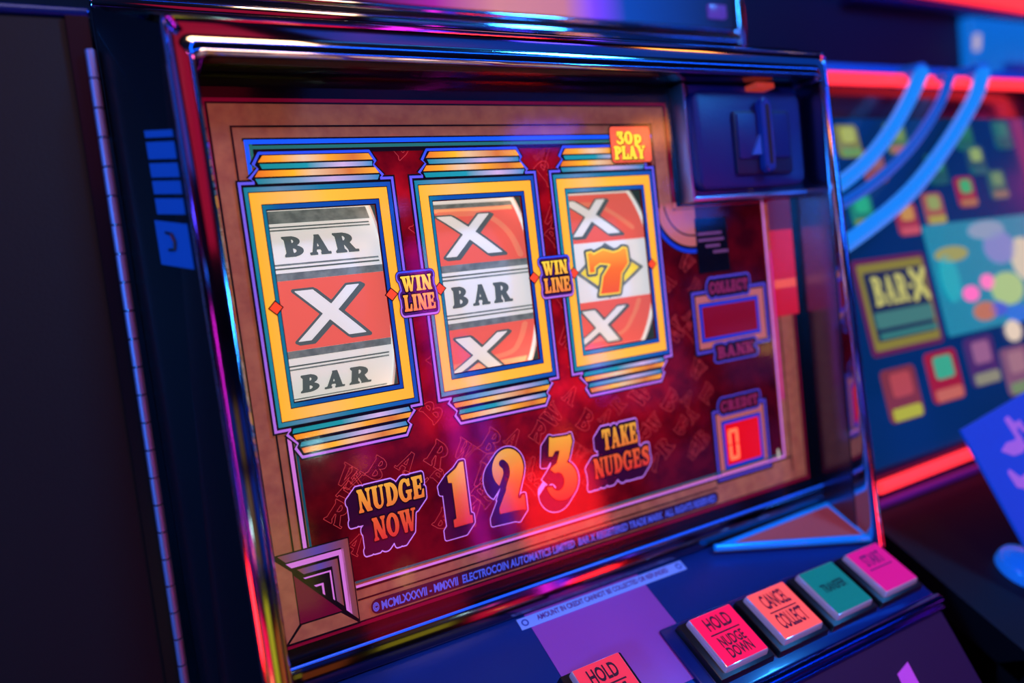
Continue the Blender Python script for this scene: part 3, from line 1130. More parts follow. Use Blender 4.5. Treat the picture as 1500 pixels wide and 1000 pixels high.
# dark underside above the glass, right inner wall
UNDER = mat('dark_chrome', (70, 66, 70), rough=0.16, metal=1.0)
box('upper_return', (-.18, .665, -.36), (4.94, .70, -.01), UNDER, mach, .006)
prism('side_wall', [(4.925, .64), (4.985, .64), (4.985, -3.5), (4.925, -3.5)], -.40, .0, mat('wall_chrome', (120, 130, 160), rough=.20, metal=1.0), mach)

# door flange between frame and hinge, with a blue reflection painted on it
fl = add('door_flange', [(-.345, .84, wf(.84) + .05), (-.345, -4.9, wf(-4.9) + .05), (-.66, -4.9, .02), (-.66, 1.05, .02),
                         (-.345, .84, wf(.84) + .12), (-.345, -4.9, wf(-4.9) + .12), (-.60, -4.9, .06), (-.60, 1.05, .06)],
         [[0, 1, 2, 3], [4, 7, 6, 5], [0, 3, 7, 4], [1, 5, 6, 2], [2, 6, 7, 3], [0, 4, 5, 1]], DARKGLOSS, mach)
fixnorm(fl)
REFLB = mat('flange_reflection_blue', (10, 60, 150), rough=0.4, emit=0.35, ecol=(8, 70, 190))


def fpt(t, v, lift=.004):
    """point on the flange: t from the frame (0) to the hinge (1)"""
    w = (wf(v) + .05) * (1 - t) + .02 * t
    return (-.345 - .315 * t - lift, v, w - lift)


def fquad(name, t0, t1, v0, v1, m, parent, sk=.0):
    p = [fpt(t0, v0 - sk), fpt(t1, v0), fpt(t1, v1), fpt(t0, v1 - sk)]
    q = [(a, b, c + .004) for a, b, c in p]
    return fixnorm(add(name, p + q, [[0, 1, 2, 3], [4, 7, 6, 5], [0, 4, 5, 1], [1, 5, 6, 2], [2, 6, 7, 3], [3, 7, 4, 0]], m, parent))


lb = fquad('painted_reflection', .03, .52, -.47, -.215, REFLB, mach, .06)
for y0, y1 in ((-.185, -.095), (-.070, .005), (.025, .105), (.128, .225), (.250, .290)):
    fquad('reflection_bar', .03, .46, y0, y1, REFLB, lb, .035)
cpts = [(.35, -.27), (.27, -.285), (.235, -.33), (.255, -.375), (.34, -.37)]
for k in range(4):
    (a, b), (c, d_) = cpts[k], cpts[k + 1]
    p, q = Vector(fpt(a, b - .03, .012)), Vector(fpt(c, d_ - .03, .012))
    tube('reflection_letter', [tuple(p), tuple(q)], .009, BLACKP, lb, 6)

# piano hinge
HINGE = mat('hinge_metal', (150, 146, 196), rough=0.48, metal=0.7)
hg = tube('piano_hinge', [(-.70, .80, -.005), (-.755, -4.2, -.005)], .014, STEEL, mach, 8)
v = .80
k = 0
while v > -4.1:
    v2 = v - .168
    x_ = lambda t: -.70 - .055 * (.80 - t) / 5.0
    tube('hinge_knuckle', [(x_(v - .006), v - .006, -.005), (x_(v2 + .006), v2 + .006, -.005)], .027, HINGE, hg, 10)
    v = v2

# sloping chrome cap above the frame and the top box
cap_pts = [(VT - .02, wf(.8) + .03), (VT + .02, wf(.8) + .10), (.98, -.10), (1.02, -.08), (1.06, .02), (1.22, .56), (1.27, .60), (1.27, .75), (VT - .02, .75)]
vv, ff = [], []
for u in (-.64, 5.10):
    for y, w in cap_pts:
        uu = u if w > 0 else (UL + .03 if u < 0 else UR - .03) + (u - (UL + .03 if u < 0 else UR - .03)) * max(0, (w + .4) / .4)
        vv.append((uu, y, w))
n = len(cap_pts)
for q in range(n):
    ff.append([q, (q + 1) % n, n + (q + 1) % n, n + q])
ff += [list(range(n))[::-1], [n + q for q in range(n)]]
fixnorm(add('top_cap', vv, ff, CHROME, mach, smooth=30))
tbx = box('top_box', (-.66, 1.30, .68), (5.10, 6.0, 4.0), BLACKP, mach, .03)
box('chrome_trim', (-.67, 1.27, .60), (5.13, 1.36, .70), CHROME, tbx, .02)
box('chrome_trim', (-.67, 1.40, .62), (5.12, 1.46, .70), CHROME, tbx, .02)
box('end_trim', (5.06, 1.27, .58), (5.15, 6.0, .72), CHROME, tbx, .02)
TOPG = grad('top_glass_art', 0, [(0, (20, 20, 40)), (.30, (20, 16, 36)), (.42, (150, 30, 120)), (.52, (190, 120, 110)), (.64, (180, 110, 110)), (.70, (110, 60, 200)), (.76, (10, 60, 130)), (1, (12, 20, 50))], 0.8)
box('top_glass', (-.60, 1.47, .64), (5.05, 3.4, .68), TOPG, tbx)
box('blue_tab', (4.70, 1.55, .60), (4.92, 1.68, .66), neon('tab_blue', (90, 60, 200), .7), tbx, .01)

# coin panel
COINP = mat('coin_panel_paint', (16, 44, 130), rough=0.35, coat=0.3)
COINB = grainy(mat('coin_block_plastic', (20, 34, 110), rough=0.42), 500, 0.2)
cp = prism('coin_panel', rect(3.58, -.285, 4.945, .665), -.13, .0, COINP, mach, .02)
prism('chrome_edge', rect(3.545, -.31, 3.595, .665), -.17, 0, mat('satin_chrome', (170, 190, 230), rough=.38, metal=1.0), cp, .018)
prism('chrome_edge', rect(3.545, -.325, 4.945, -.275), -.17, 0, mat('satin_chrome', (170, 190, 230), rough=.38, metal=1.0), cp, .018)
blk = prism('coin_entry', rrect(3.585, -.24, 4.85, .585, .10), -.235, -.11, COINB, cp, .03)
prism('entry_recess', rrect(3.99, -.13, 4.66, .41, .03), -.262, -.235, mat('recess_dark', (20, 22, 70), rough=.5), cp, .008)
prism('recess_step', rrect(4.02, .0, 4.63, .385, .02), -.274, -.25, COINB, cp, .006)
prism('slot_guide', rrect(4.255, -.13, 4.385, .51, .06, 8), -.330, -.25, mat('slot_guide_blue', (24, 60, 150), rough=.3), cp, .02)
prism('coin_slot', rrect(4.305, -.06, 4.345, .45, .018), -.334, -.30, mat('slot_dark', (40, 8, 24), rough=.7), cp)
prism('guide_fin', [(4.15, .03), (4.255, .03), (4.255, .20)], -.30, -.27, mat('guide_fin_blue', (60, 110, 200), rough=.3), cp)
RETN = mat('return_cup_orange', (230, 70, 50), rough=.2, emit=.4)
prism('reject_button', rect(4.30, .605, 4.52, .655), -.26, -.12, RETN, cp, .01)

# red neon reflection right of the art, painted as glowing strips
STR = grad('side_strip', 2, [(0, (160, 92, 70)), (.12, (150, 80, 70)), (.28, (156, 84, 70)), (.30, (225, 12, 36)), (.42, (235, 20, 40)), (.60, (240, 40, 40)), (.8, (190, 10, 40)), (1, (120, 8, 40))], 0.75)
stp = poly('painted_neon_reflection', rect(4.56, -1.42, 4.86, -.33), 8, neon('neon_reflection_red', (214, 16, 40), .85), mach)
poly('neon_reflection_dim_end', rect(4.56, -.62, 4.86, -.33), 9, neon('neon_reflection_dim', (110, 6, 44), .6), stp)
poly('neon_reflection_bright_bar', rect(4.57, -1.16, 4.85, -1.08), 9, neon('neon_reflection_orange', (250, 92, 70), .9), stp)
poly('neon_reflection_edge', rect(4.535, -2.2, 4.56, -.8), 9, neon('neon_reflection_magenta', (230, 40, 160), .8), stp)

# ---- lower lip, deck, buttons ---------------------------------------------
LIP = mat('lip_dark_chrome', (130, 124, 140), rough=0.10, metal=1.0)
lip = box('lower_lip', (-.18, -3.32, -.06), (4.95, -3.135, .0), LIP, mach, .012)
tube('blue_seam', [(-.14, -3.128, -.068), (4.94, -3.108, -.068)], .010, mat('seam_blue', (20, 90, 230), rough=.2, emit=.7), lip, 8)

TH = math.radians(28.7)
DO = (-3.32, -.02)


def dk(u, t, h=0.0):
    """point on the sloping deck: t outward from the lip, h above it"""
    return (u, DO[0] - t * math.sin(TH) + h * math.cos(TH), DO[1] - t * math.cos(TH) - h * math.sin(TH))


def dbox(name, u0, t0, u1, t1, h0, h1, m, parent, bev=.01, inset=0.0, seg=2, up=None):
    vs8 = []
    for h, k in ((h0, 0), (h1, inset)):
        for u, t in ((u0 + k, t0 + k), (u1 - k, t0 + k), (u1 - k, t1 - k), (u0 + k, t1 - k)):
            vs8.append(b3(dk(u, t, h)))
    bm = bmesh.new()
    bv = [bm.verts.new(p) for p in vs8]
    for f in ((0, 1, 2, 3), (4, 7, 6, 5), (0, 4, 5, 1), (1, 5, 6, 2), (2, 6, 7, 3), (3, 7, 4, 0)):
        bm.faces.new([bv[q] for q in f])
    bmesh.ops.recalc_face_normals(bm, faces=bm.faces)
    if bev:
        bmesh.ops.bevel(bm, geom=bm.edges[:], offset=bev * S, segments=seg, affect='EDGES', profile=.5)
    me = bpy.data.meshes.new(name)
    bm.to_mesh(me)
    bm.free()
    for p in me.polygons:
        p.use_smooth = True
    me.set_sharp_from_angle(angle=math.radians(40))
    me.materials.append(m)
    o = bpy.data.objects.new(name, me)
    COL.objects.link(o)
    if parent is not None:
        o.parent = parent
    return o


DECKM = grainy(mat('deck_steel_blue', (24, 60, 140), rough=0.33, metal=0.35), 250, 0.06)
deck = dbox('button_deck', -.33, -.02, 5.0, 1.26, -.20, 0, DECKM, mach, .01)
PURP = mat('purple_reflection', (186, 84, 190), rough=0.42, metal=0.1)  # purple reflection of the lit art, built as a coloured plate
dbox('purple_reflection', 1.585, .03, 2.66, .98, .0, .006, PURP, deck, .002)
LABW = mat('notice_strip', (120, 150, 235), rough=.45, emit=.25)
ns = dbox('notice_strip', 1.505, .052, 3.10, .150, .006, .014, LABW, deck, .002)
text_mesh('notice_lettering', 'AMOUNT IN CREDIT CANNOT BE COLLECTED OR REFUNDED', mat('notice_ink', (110, 40, 150), rough=.6), ns,
          dk(1.66, .118, .016), (1, 0, 0), (0, math.sin(TH), math.cos(TH)), .044, 1.27, .03)
for uu in (1.525, 3.015):
    text_mesh('notice_mark', 'O', mat('notice_mark_ink', (50, 70, 180), rough=.6), ns, dk(uu, .128, .016), (1, 0, 0), (0, math.sin(TH), math.cos(TH)), .055, .06, .03)

# triangular red plate in the corner with blue edging
TRIM_ = mat('corner_plate_red', (206, 92, 84), rough=.45)
tri = [dk(3.46, .085, .06), dk(4.93, .055, .06), dk(4.945, .53, .06)]
trl = [dk(3.46, .085, .0), dk(4.93, .055, .0), dk(4.945, .53, .0)]
tp = fixnorm(add('corner_plate', tri + trl, [[0, 1, 2], [3, 5, 4], [0, 3, 4, 1], [1, 4, 5, 2], [2, 5, 3, 0]], TRIM_, deck))
EDGEB = mat('edging_blue', (30, 140, 240), rough=.2, metal=.4, emit=.45, ecol=(10, 120, 235))
for a, b, r in ((0, 1, .022), (1, 2, .022), (2, 0, .034)):
    tube('plate_edging', [tri[a], tri[b]], r, EDGEB, tp, 8)

# raised button plinths
led = dbox('button_plinth', 2.47, .56, 4.96, 1.20, 0, .035, mat('plinth_blue', (10, 36, 110), rough=.25, coat=.5), deck, .02)
dbox('front_edge', -.33, 1.20, 5.0, 1.28, -.05, .045, mat('edge_blue_chrome', (60, 120, 220), rough=.15, metal=1.0), deck, .02)
dbox('front_bead', -.33, 1.27, 5.02, 1.30, -.09, -.04, mat('edge_blue_chrome', (60, 120, 220)), deck, .01)

RIMC = mat('clear_button_rim', (214, 190, 214), rough=.10, metal=.3, coat=1.0, emit=.06)


def button(u0, t0, w, d, rgb, emit, lines, ink_rgb, label):
    hb, ht = .035, .150
    bs = dbox('button', u0 - .075, t0 - .03, u0 + w + .055, t0 + d + .045, 0, ht - .055, BLACKP, mach, .012, .012)
    tag(bs, label)
    cap_ = dbox('clear_cap', u0 - .008, t0 - .008, u0 + w + .008, t0 + d + .008, hb, ht, RIMC, bs, .016, .012)
    f_ = dbox('button_face', u0 + .014, t0 + .014, u0 + w - .014, t0 + d - .014, ht - .01, ht + .002, mat('face_%d_%d_%d' % rgb, rgb, rough=.3, emit=emit, coat=.5), bs, .0)
    mi = mat('button_ink_%d' % ink_rgb[0], ink_rgb, rough=.5)
    for txt, tt, hh, ww in lines:
        if txt == '-':
            dbox('dividing_line', u0 + .07, t0 + d * tt - .006, u0 + w - .07, t0 + d * tt + .006, ht + .002, ht + .004, mi, f_, 0)
        else:
            text_mesh('lettering', txt, mi, f_, dk(u0 + w / 2, t0 + d * tt, ht + .005), (1, 0, 0), (0, math.sin(TH), math.cos(TH)), hh, ww * w, .030, 'CENTER')
    return bs


BT = .636
button(1.590, .650, .41, .445, (226, 48, 70), .85, [('HOLD', .36, .105, .56), ('-', .44, 0, 0), ('NUDGE', .68, .082, .54), ('DOWN', .89, .082, .50)], (70, 8, 34), 'red HOLD button, leftmost and cut off by the lower edge')
button(2.652, BT, .425, .445, (240, 16, 74), .95, [('HOLD', .35, .105, .56), ('-', .43, 0, 0), ('NUDGE', .68, .082, .56), ('DOWN', .89, .082, .54)], (90, 4, 44), 'pinkish red HOLD NUDGE DOWN button')
button(3.243, BT, .425, .445, (244, 84, 78), .92, [('CANCEL', .40, .125, .62), ('-', .48, 0, 0), ('COLLECT', .82, .125, .66)], (130, 20, 50), 'coral CANCEL COLLECT button')
button(3.833, BT, .425, .445, (14, 112, 106), .75, [('TRANSFER', .55, .075, .62)], (6, 52, 62), 'dark green TRANSFER button')
button(4.424, BT, .425, .445, (206, 20, 120), .75, [('START', .42, .110, .56), ('-', .50, 0, 0)], (140, 14, 110), 'magenta button at the right end')

# deck apron and lower cabinet
APR = mat('apron_purple', (44, 16, 64), rough=.4, coat=.2)
ap = add('lower_apron', [dk(-.33, 1.24, -.05), dk(5.0, 1.24, -.05), dk(5.0, 1.24, -.05), dk(-.33, 1.24, -.05)], [[0, 1, 2, 3]], APR, mach)
a0 = dk(-.33, 1.24, -.06)
vv = [(-.33, a0[1], a0[2]), (5.0, a0[1], a0[2]), (5.0, -9.0, a0[2] - 3.0), (-.33, -9.0, a0[2] - 3.0), (-.33, a0[1] + .4, .5), (5.0, a0[1] + .4, .5), (5.0, -9.0, .5), (-.33, -9.0, .5)]
bpy.data.objects.remove(ap)
ap = fixnorm(add('lower_apron', vv, [[0, 1, 2, 3], [4, 7, 6, 5], [0, 4, 5, 1], [1, 5, 6, 2], [2, 6, 7, 3], [3, 7, 4, 0]], APR, mach))
box('cabinet_body', (-.64, -9.5, .25 + 2.0), (5.08, 1.2, 4.0), BLACKP, mach, .03)

# ================================================================== BLACK CABINET ON THE LEFT
lc = empty('black_cabinet', M_MACHINE, 'plain matt black cabinet standing left of the hinged door', 'cabinet')
box('front_panel', (-6.0, -11.0, .06), (-.79, 1.00, 3.0), BLACK, lc, .02)
prism('hinge_strip', [(-.80, 1.0), (-.685, 1.0), (-.745, -4.9), (-.86, -4.9)], .03, .12, DARKGLOSS, lc)
box('top_rail', (-6.0, 1.0, .05), (-.67, 1.06, 3.0), mat('rail_blue', (12, 44, 120), rough=.25, metal=.6), lc, .015)

# ================================================================== NEIGHBOURING MACHINE ON THE RIGHT
nx = empty('video_slot_machine', M_NEXT, 'blurred video slot machine with red neon frame and game menu screen', 'slot machine')
SCRM = mat('screen_navy', (4, 44, 84), rough=.15, emit=.50, ecol=(4, 50, 98))
box('screen', (6.0, -4.45, .0), (11.0, -.42, .05), SCRM, nx)
box('screen_bezel', (5.75, -.42, -.02), (11.1, .10, .05), mat('bezel_maroon', (38, 8, 34), rough=.25, coat=.5), nx, .01)
box('lower_bezel', (5.75, -4.75, -.02), (11.1, -4.42, .05), mat('bezel_maroon', (38, 8, 34)), nx, .01)
box('top_rim', (5.75, .10, -.06), (11.1, .26, .4), mat('rim_blue', (16, 70, 180), rough=.3, emit=.25), nx, .03)
box('machine_body', (5.70, -10.0, .06), (11.1, .2, 3.0), BLACKP, nx, .02)
NR = neon('neon_red', (255, 44, 52), 2.2)
tube('neon_tube', [(5.9, 0, -.16), (10.85, 0, -.16), (10.93, -.06, -.16), (10.95, -.15, -.16), (10.9, -4.5, -.16)], .072, NR, nx, 12)
tube('neon_tube', [(5.9, -4.56, -.16), (10.8, -4.50, -.16)], .062, NR, nx, 12)
BT1 = neon('tube_blue', (20, 130, 246), 1.0)
BT2 = neon('tube_blue_dim', (8, 88, 214), 0.8)
for path, r, m in (([(8.01, -.02), (7.64, -.36), (7.11, -.78), (6.57, -1.12), (6.05, -1.35), (5.6, -1.5)], .085, BT1),
                   ([(9.30, .02), (8.95, -.34), (8.23, -.87), (7.45, -1.36), (6.78, -1.68), (6.00, -1.97), (5.6, -2.08)], .09, BT1),
                   ([(8.57, -.05), (8.22, -.40), (7.65, -.82), (7.10, -1.14), (6.53, -1.39), (5.9, -1.6)], .06, BT2)):
    tube('blue_reflection_tube', smooth_path([(x, y, -.4) for x, y in path], 5), r, m, nx, 12)  # blue neon reflections in the screen glass, shaped as glowing tubes
    tube('blue_reflection_end', [(path[0][0], path[0][1] + .02, -.4), (path[0][0] + .12, path[0][1] + .14, -.05)], r * 1.15, mat('reflection_end_blue', (20, 90, 190), rough=.3, emit=.3), nx, 10)


def tile(name, x0, y0, x1, y1, rgb, e=.8, lay=1, r=.06, parent=nx):
    return prism(name, rrect(x0, y0, x1, y1, r), -.012 * lay, 0.0, neon('tile_%d_%d_%d' % rgb, rgb, e), parent)


# the big game tile with its BAR-X title
gt = tile('game_tile', 6.50, -3.24, 7.80, -2.12, (130, 40, 110), .5)
tile('tile_border', 6.56, -3.18, 7.74, -2.18, (170, 160, 70), .55, 2, .03, gt)
tile('tile_inner', 6.62, -3.08, 7.68, -2.28, (10, 40, 90), .7, 3, .03, gt)
Ft = Field(6.6, -2.78, 7.75, -2.22, .012)
d = np.minimum(word(Ft, 'BAR', 6.70, -2.68, .62, .34), d_stroke(Ft.X, Ft.Y, [(7.43, -2.66), (7.66, -2.34)], [.045, .045]))
d = np.minimum(d, d_stroke(Ft.X, Ft.Y, [(7.43, -2.34), (7.66, -2.66)], [.045, .045]))
d = np.minimum(d, d_poly(Ft.X, Ft.Y, rect(7.33, -2.53, 7.42, -2.48)))
v_, f_ = field_mesh(Ft, d)
add('tile_title', [(x, y, -.05) for x, y in v_], f_, neon('title_cream', (214, 210, 120), .8), gt)
tile('tile_strip', 6.64, -2.94, 7.68, -2.75, (70, 140, 140), .7, 4, .03, gt)
tile('tile_strip', 6.66, -3.06, 7.70, -2.99, (60, 150, 150), .6, 4, .02, gt)
# smaller game icons
icons = [(6.84, -3.70, (150, 60, 80), (200, 80, 90), (190, 190, 60)), (7.66, -3.63, (190, 30, 70), (60, 190, 160), (210, 110, 100)),
         (8.46, -3.57, (80, 50, 130), (170, 110, 160), (150, 150, 130)), (9.15, -3.80, (150, 100, 140), (180, 130, 150), (120, 150, 110)),
         (6.95, -.70, (150, 150, 80), (190, 200, 90), (110, 160, 90)), (7.85, -.68, (90, 140, 80), (140, 170, 80), (180, 110, 110)), (9.25, -.66, (20, 120, 110), (30, 140, 120), (20, 100, 110)),
         (10.15, -.66, (20, 110, 130), (30, 130, 130), (20, 90, 110)), (7.30, -1.02, (160, 90, 100), (170, 110, 110), (150, 70, 90)), (8.50, -1.10, (10, 100, 110), (40, 170, 120), (10, 90, 110)),
         (9.40, -1.00, (30, 90, 120), (160, 190, 120), (30, 100, 120)), (6.90, -1.55, (30, 150, 130), (40, 190, 140), (130, 140, 60)), (7.68, -1.70, (190, 60, 90), (220, 160, 90), (210, 90, 110)),
         (8.25, -1.60, (190, 100, 100), (160, 180, 110), (180, 170, 80)), (9.0, -1.42, (190, 40, 80), (60, 190, 130), (180, 120, 90)), (9.75, -1.35, (40, 110, 120), (120, 160, 120), (150, 120, 110))]
for x, y, c1, c2, c3 in icons:
    s_ = .30 if y < -3 else .20
    ic = tile('game_icon', x - s_, y - s_, x + s_, y + s_, c1, .62, 1, .07)
    tile('icon_figure', x - s_ * .55, y - s_ * .1, x + s_ * .6, y + s_ * .8, c2, .72, 2, .05, ic)
    tile('icon_caption', x - s_ * .8, y - s_ * .95, x + s_ * .8, y - s_ * .5, c3, .8, 3, .03, ic)
# splash picture: turquoise with coins and characters left as plain colour shapes
sp_ = tile('splash_picture', 7.92, -3.20, 10.95, -1.80, (8, 130, 165), 1.0, 1, .05)
for x, y, a, b, c in ((8.55, -2.73, .16, .10, (250, 110, 190)), (8.95, -2.62, .14, .10, (250, 120, 190)), (8.35, -2.20, .34, .10, (150, 150, 90)), (9.4, -2.2, .35, .22, (120, 130, 190)),
                      (9.35, -2.75, .36, .22, (160, 190, 130)), (8.75, -2.98, .24, .12, (180, 110, 90)), (9.05, -2.99, .2, .1, (60, 90, 200)), (9.45, -3.1, .26, .12, (10, 110, 210)), (8.2, -2.5, .18, .3, (20, 160, 180)),
                      (9.2, -1.95, .4, .12, (130, 150, 180)), (9.9, -2.4, .3, .3, (200, 190, 170)), (9.25, -3.3, .16, .14, (220, 200, 180))):
    pts = [(x + a * math.cos(t), y + b * math.sin(t)) for t in np.linspace(0, 2 * math.pi, 15)[:-1]]
    prism('splash_shape', pts, -.03, 0, neon('splash_%d_%d_%d' % c, c, 1.05), sp_)

# its deck with a blue button, and the blue card leaning on it
p20 = math.radians(40)


def nd(u, t, h=0.0):
    return (u, -4.75 - t * math.sin(p20) + h * math.cos(p20), -t * math.cos(p20) - h * math.sin(p20))


NDK = mat('neighbour_deck', (10, 9, 20), rough=.5, spec=.3)
vv = [nd(5.7, 0), nd(11, 0), nd(11, 1.9), nd(5.7, 1.9), nd(5.7, 0, -.3), nd(11, 0, -.3), nd(11, 1.9, -.3), nd(5.7, 1.9, -.3)]
fixnorm(add('button_deck', vv, [[0, 1, 2, 3], [4, 7, 6, 5], [0, 4, 5, 1], [1, 5, 6, 2], [2, 6, 7, 3], [3, 7, 4, 0]], NDK, nx))
vv = [nd(5.7, 1.88), nd(11, 1.88), (11, -10, -1.6), (5.7, -10, -1.6), nd(5.7, 1.7, -.3), nd(11, 1.7, -.3), (11, -10, .05), (5.7, -10, .05)]
fixnorm(add('deck_apron', vv, [[0, 1, 2, 3], [4, 7, 6, 5], [0, 4, 5, 1], [1, 5, 6, 2], [2, 6, 7, 3], [3, 7, 4, 0]], BLACKP, nx))


def dome(name, u, t, r, m, parent):
    v, f = [], []
    n = 24
    prof_ = [(1.0, 0), (1.0, .08), (.94, .12), (.6, .16), (0.001, .18)]
    for q, h in prof_:
        for k in range(n):
            a = 2 * math.pi * k / n
            v.append(nd(u + r * q * math.cos(a), t + r * q * math.sin(a), h))
    for i in range(len(prof_) - 1):
        for k in range(n):
            f.append([i * n + k, i * n + (k + 1) % n, (i + 1) * n + (k + 1) % n, (i + 1) * n + k])
    return fixnorm(add(name, v, f, m, parent, smooth=50))


dome('round_button', 6.66, 1.22, .24, mat('round_button_blue', (20, 110, 230), rough=.2, emit=.5), nx)
tube('deck_edge_strip', [nd(5.7, .05, .03), nd(11, .05, .03)], .05, mat('edge_strip_magenta', (90, 20, 110), rough=.2, emit=.4), nx, 8)

card = empty('blue_card', M_NEXT, 'blue printed card leaning on the neighbouring machine below its screen', 'card')
CU = Vector((1.281, .158, .028)).normalized()
CV_ = Vector((.211, -1.19, -.21)).normalized()
CN = CU.cross(CV_).normalized()
if CN.z > 0:
    CN = -CN
CO = Vector((6.127, -4.027, -1.0))


def card_pt(a, b, h=0.0):
    return tuple(CO + CU * a + CV_ * b + CN * h)


cv = [card_pt(a, b, h) for h in (.0, .03) for a, b in ((0, 0), (2.6, 0), (2.6, 1.66), (0, 1.66))]
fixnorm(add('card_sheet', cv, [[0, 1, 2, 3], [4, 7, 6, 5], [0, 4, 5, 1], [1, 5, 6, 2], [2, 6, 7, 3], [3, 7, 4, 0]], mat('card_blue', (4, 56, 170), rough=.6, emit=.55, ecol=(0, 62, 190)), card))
CT = mat('card_print', (170, 104, 196), rough=.6, emit=.4)
marks = [[(.38, .36), (.52, .32), (.66, .34), (.78, .32), (.78, .46), (.66, .48), (.52, .46)], [(.68, .12), (.76, .11), (.80, .20), (.90, .20), (.92, .32), (.86, .33), (.83, .25), (.78, .26), (.76, .34), (.70, .33)],
         [(.70, .62), (.84, .56), (.98, .58), (1.00, .72), (.86, .78), (.72, .76)]]
ar = [(.30, .56), (.35, .54), (.44, .66), (.58, .66), (.48, .74), (.54, .90), (.49, .93), (.40, .76), (.32, .72)]
for mk in marks:
    nk = len(mk)
    w1 = [card_pt(a, b, .036) for a, b in mk] + [card_pt(a, b, .03) for a, b in mk]
    fixnorm(add('printed_mark', w1, [list(range(nk)), list(range(nk, 2 * nk))[::-1]] + [[k, (k + 1) % nk, nk + (k + 1) % nk, nk + k] for k in range(nk)], CT, card))
v1 = [card_pt(a, b, .036) for a, b in ar] + [card_pt(a, b, .03) for a, b in ar]
n = len(ar)
fixnorm(add('card_arrow', v1, [list(range(n)), list(range(n, 2 * n))[::-1]] + [[k, (k + 1) % n, n + (k + 1) % n, n + k] for k in range(n)], CT, card))

# ---- far machine behind, upper right
fb = empty('far_machine', M_MACHINE, 'far machine with bright blue panel and red neon at the upper right corner', 'slot machine')
box('dark_hood', (5.6, 1.9, 4.2), (15.2, 8.0, 6.0), mat('hood_navy', (6, 20, 60), rough=.6, spec=.2), fb, .05)
box('blue_panel', (15.25, 1.9, 4.0), (22.0, 3.52, 4.6), neon('panel_blue', (6, 112, 225), .8), fb, .05)
box('panel_recess', (16.3, 2.35, 3.9), (17.8, 2.6, 4.05), mat('recess_blue', (4, 50, 140), rough=.4, emit=.4), fb, .03)
tube('red_neon', [(13.4, 3.98, 4.0), (22.0, 3.80, 4.0)], .16, NR, fb, 12)
box('neon_rail', (11.5, 3.54, 3.9), (22.0, 3.68, 4.3), mat('rail_violet', (60, 40, 130), rough=.2, metal=.6), fb, .04)
tube('white_lamp', [(15.2, 2.80, 3.9), (15.25, 3.10, 3.9)], .06, neon('lamp_white', (210, 190, 210), .8), fb, 10)

# ================================================================== NEON AROUND THE ROOM (seen as reflections)
def neon_tube(label, rgb, e, pts, r=.02):
    o = tube('neon_lamp', pts, r, neon('room_neon_%d_%d_%d_%d' % (*rgb, int(e * 10)), rgb, e), None, 12, raw=True)
    for p in (pts[0], pts[-1]):
        d_ = (Vector(pts[1]) - Vector(pts[0])).normalized() * .03
        tube('end_cap', [Vector(p) - d_, Vector(p) + d_], r * 1.3, BLACKP, o, 10, raw=True)
    return tag(o, label, 'neon lamp', 'neon lamps around the arcade')


neon_tube('blue neon lamp on the ceiling above the fruit machine', (10, 90, 255), 8, [(-2.5, -.3, 2.62), (3.5, -.3, 2.62)], .025)
neon_tube('blue neon lamp down the left wall', (20, 90, 255), 10, [(-3.1, -1.0, .4), (-3.1, -1.0, 2.4)], .04)
neon_tube('magenta neon lamp down the right wall', (255, 40, 150), 10, [(4.1, -.9, .3), (4.1, -.9, 2.4)], .04)
neon_tube('magenta neon column between the opposite machines', (225, 30, 200), 7, [(1.11, -2.62, .95), (1.15, -2.62, 2.5)], .035)
neon_tube('violet neon column between the opposite machines', (70, 50, 255), 5, [(1.245, -2.62, 1.0), (1.265, -2.62, 2.0)], .03)
neon_tube('short magenta neon bar on the opposite machine', (230, 30, 170), 4, [(.66, -2.55, 1.40), (.68, -2.55, 1.62)], .03)
neon_tube('violet neon bar beside the red opposite screen', (110, 60, 255), 6, [(1.90, -2.55, 1.50), (1.93, -2.55, 1.85)], .035)


def ceiling_box(label, rgb, e, x0, y0, x1, y1):
    o = box('ceiling_light', (x0, y0, 2.63), (x1, y1, 2.70), mat('light_housing', (20, 20, 26), rough=.4), None, raw=True)
    box('diffuser', (x0 + .02, y0 + .02, 2.62), (x1 - .02, y1 - .02, 2.64), neon('diffuser_%d_%d_%d' % rgb, rgb, e), o, raw=True)
    return tag(o, label, 'ceiling light', 'coloured ceiling light boxes')


ceiling_box('crimson light box on the ceiling', (200, 20, 60), .75, -.55, -2.25, .36, -1.15)
ceiling_box('long blue light box on the ceiling', (10, 84, 210), .55, .50, -1.80, 3.6, -1.10)
ceiling_box('cyan light box on the ceiling', (30, 150, 250), 2.5, .42, -1.02, 1.15, -.94)
ceiling_box('small violet light box on the ceiling', (80, 60, 255), 8.0, 1.40, -2.02, 1.75, -1.82)
ceiling_box('small amber light box on the ceiling', (255, 140, 40), 8.0, 2.02, -2.06, 2.42, -1.80)
ceiling_box('round-the-corner blue light box on the ceiling', (20, 110, 255), 9.0, 1.02, -2.56, 1.14, -2.48)
ceiling_box('far blue light box on the ceiling', (20, 110, 255), 9.0, 2.66, -2.50, 2.76, -2.42)


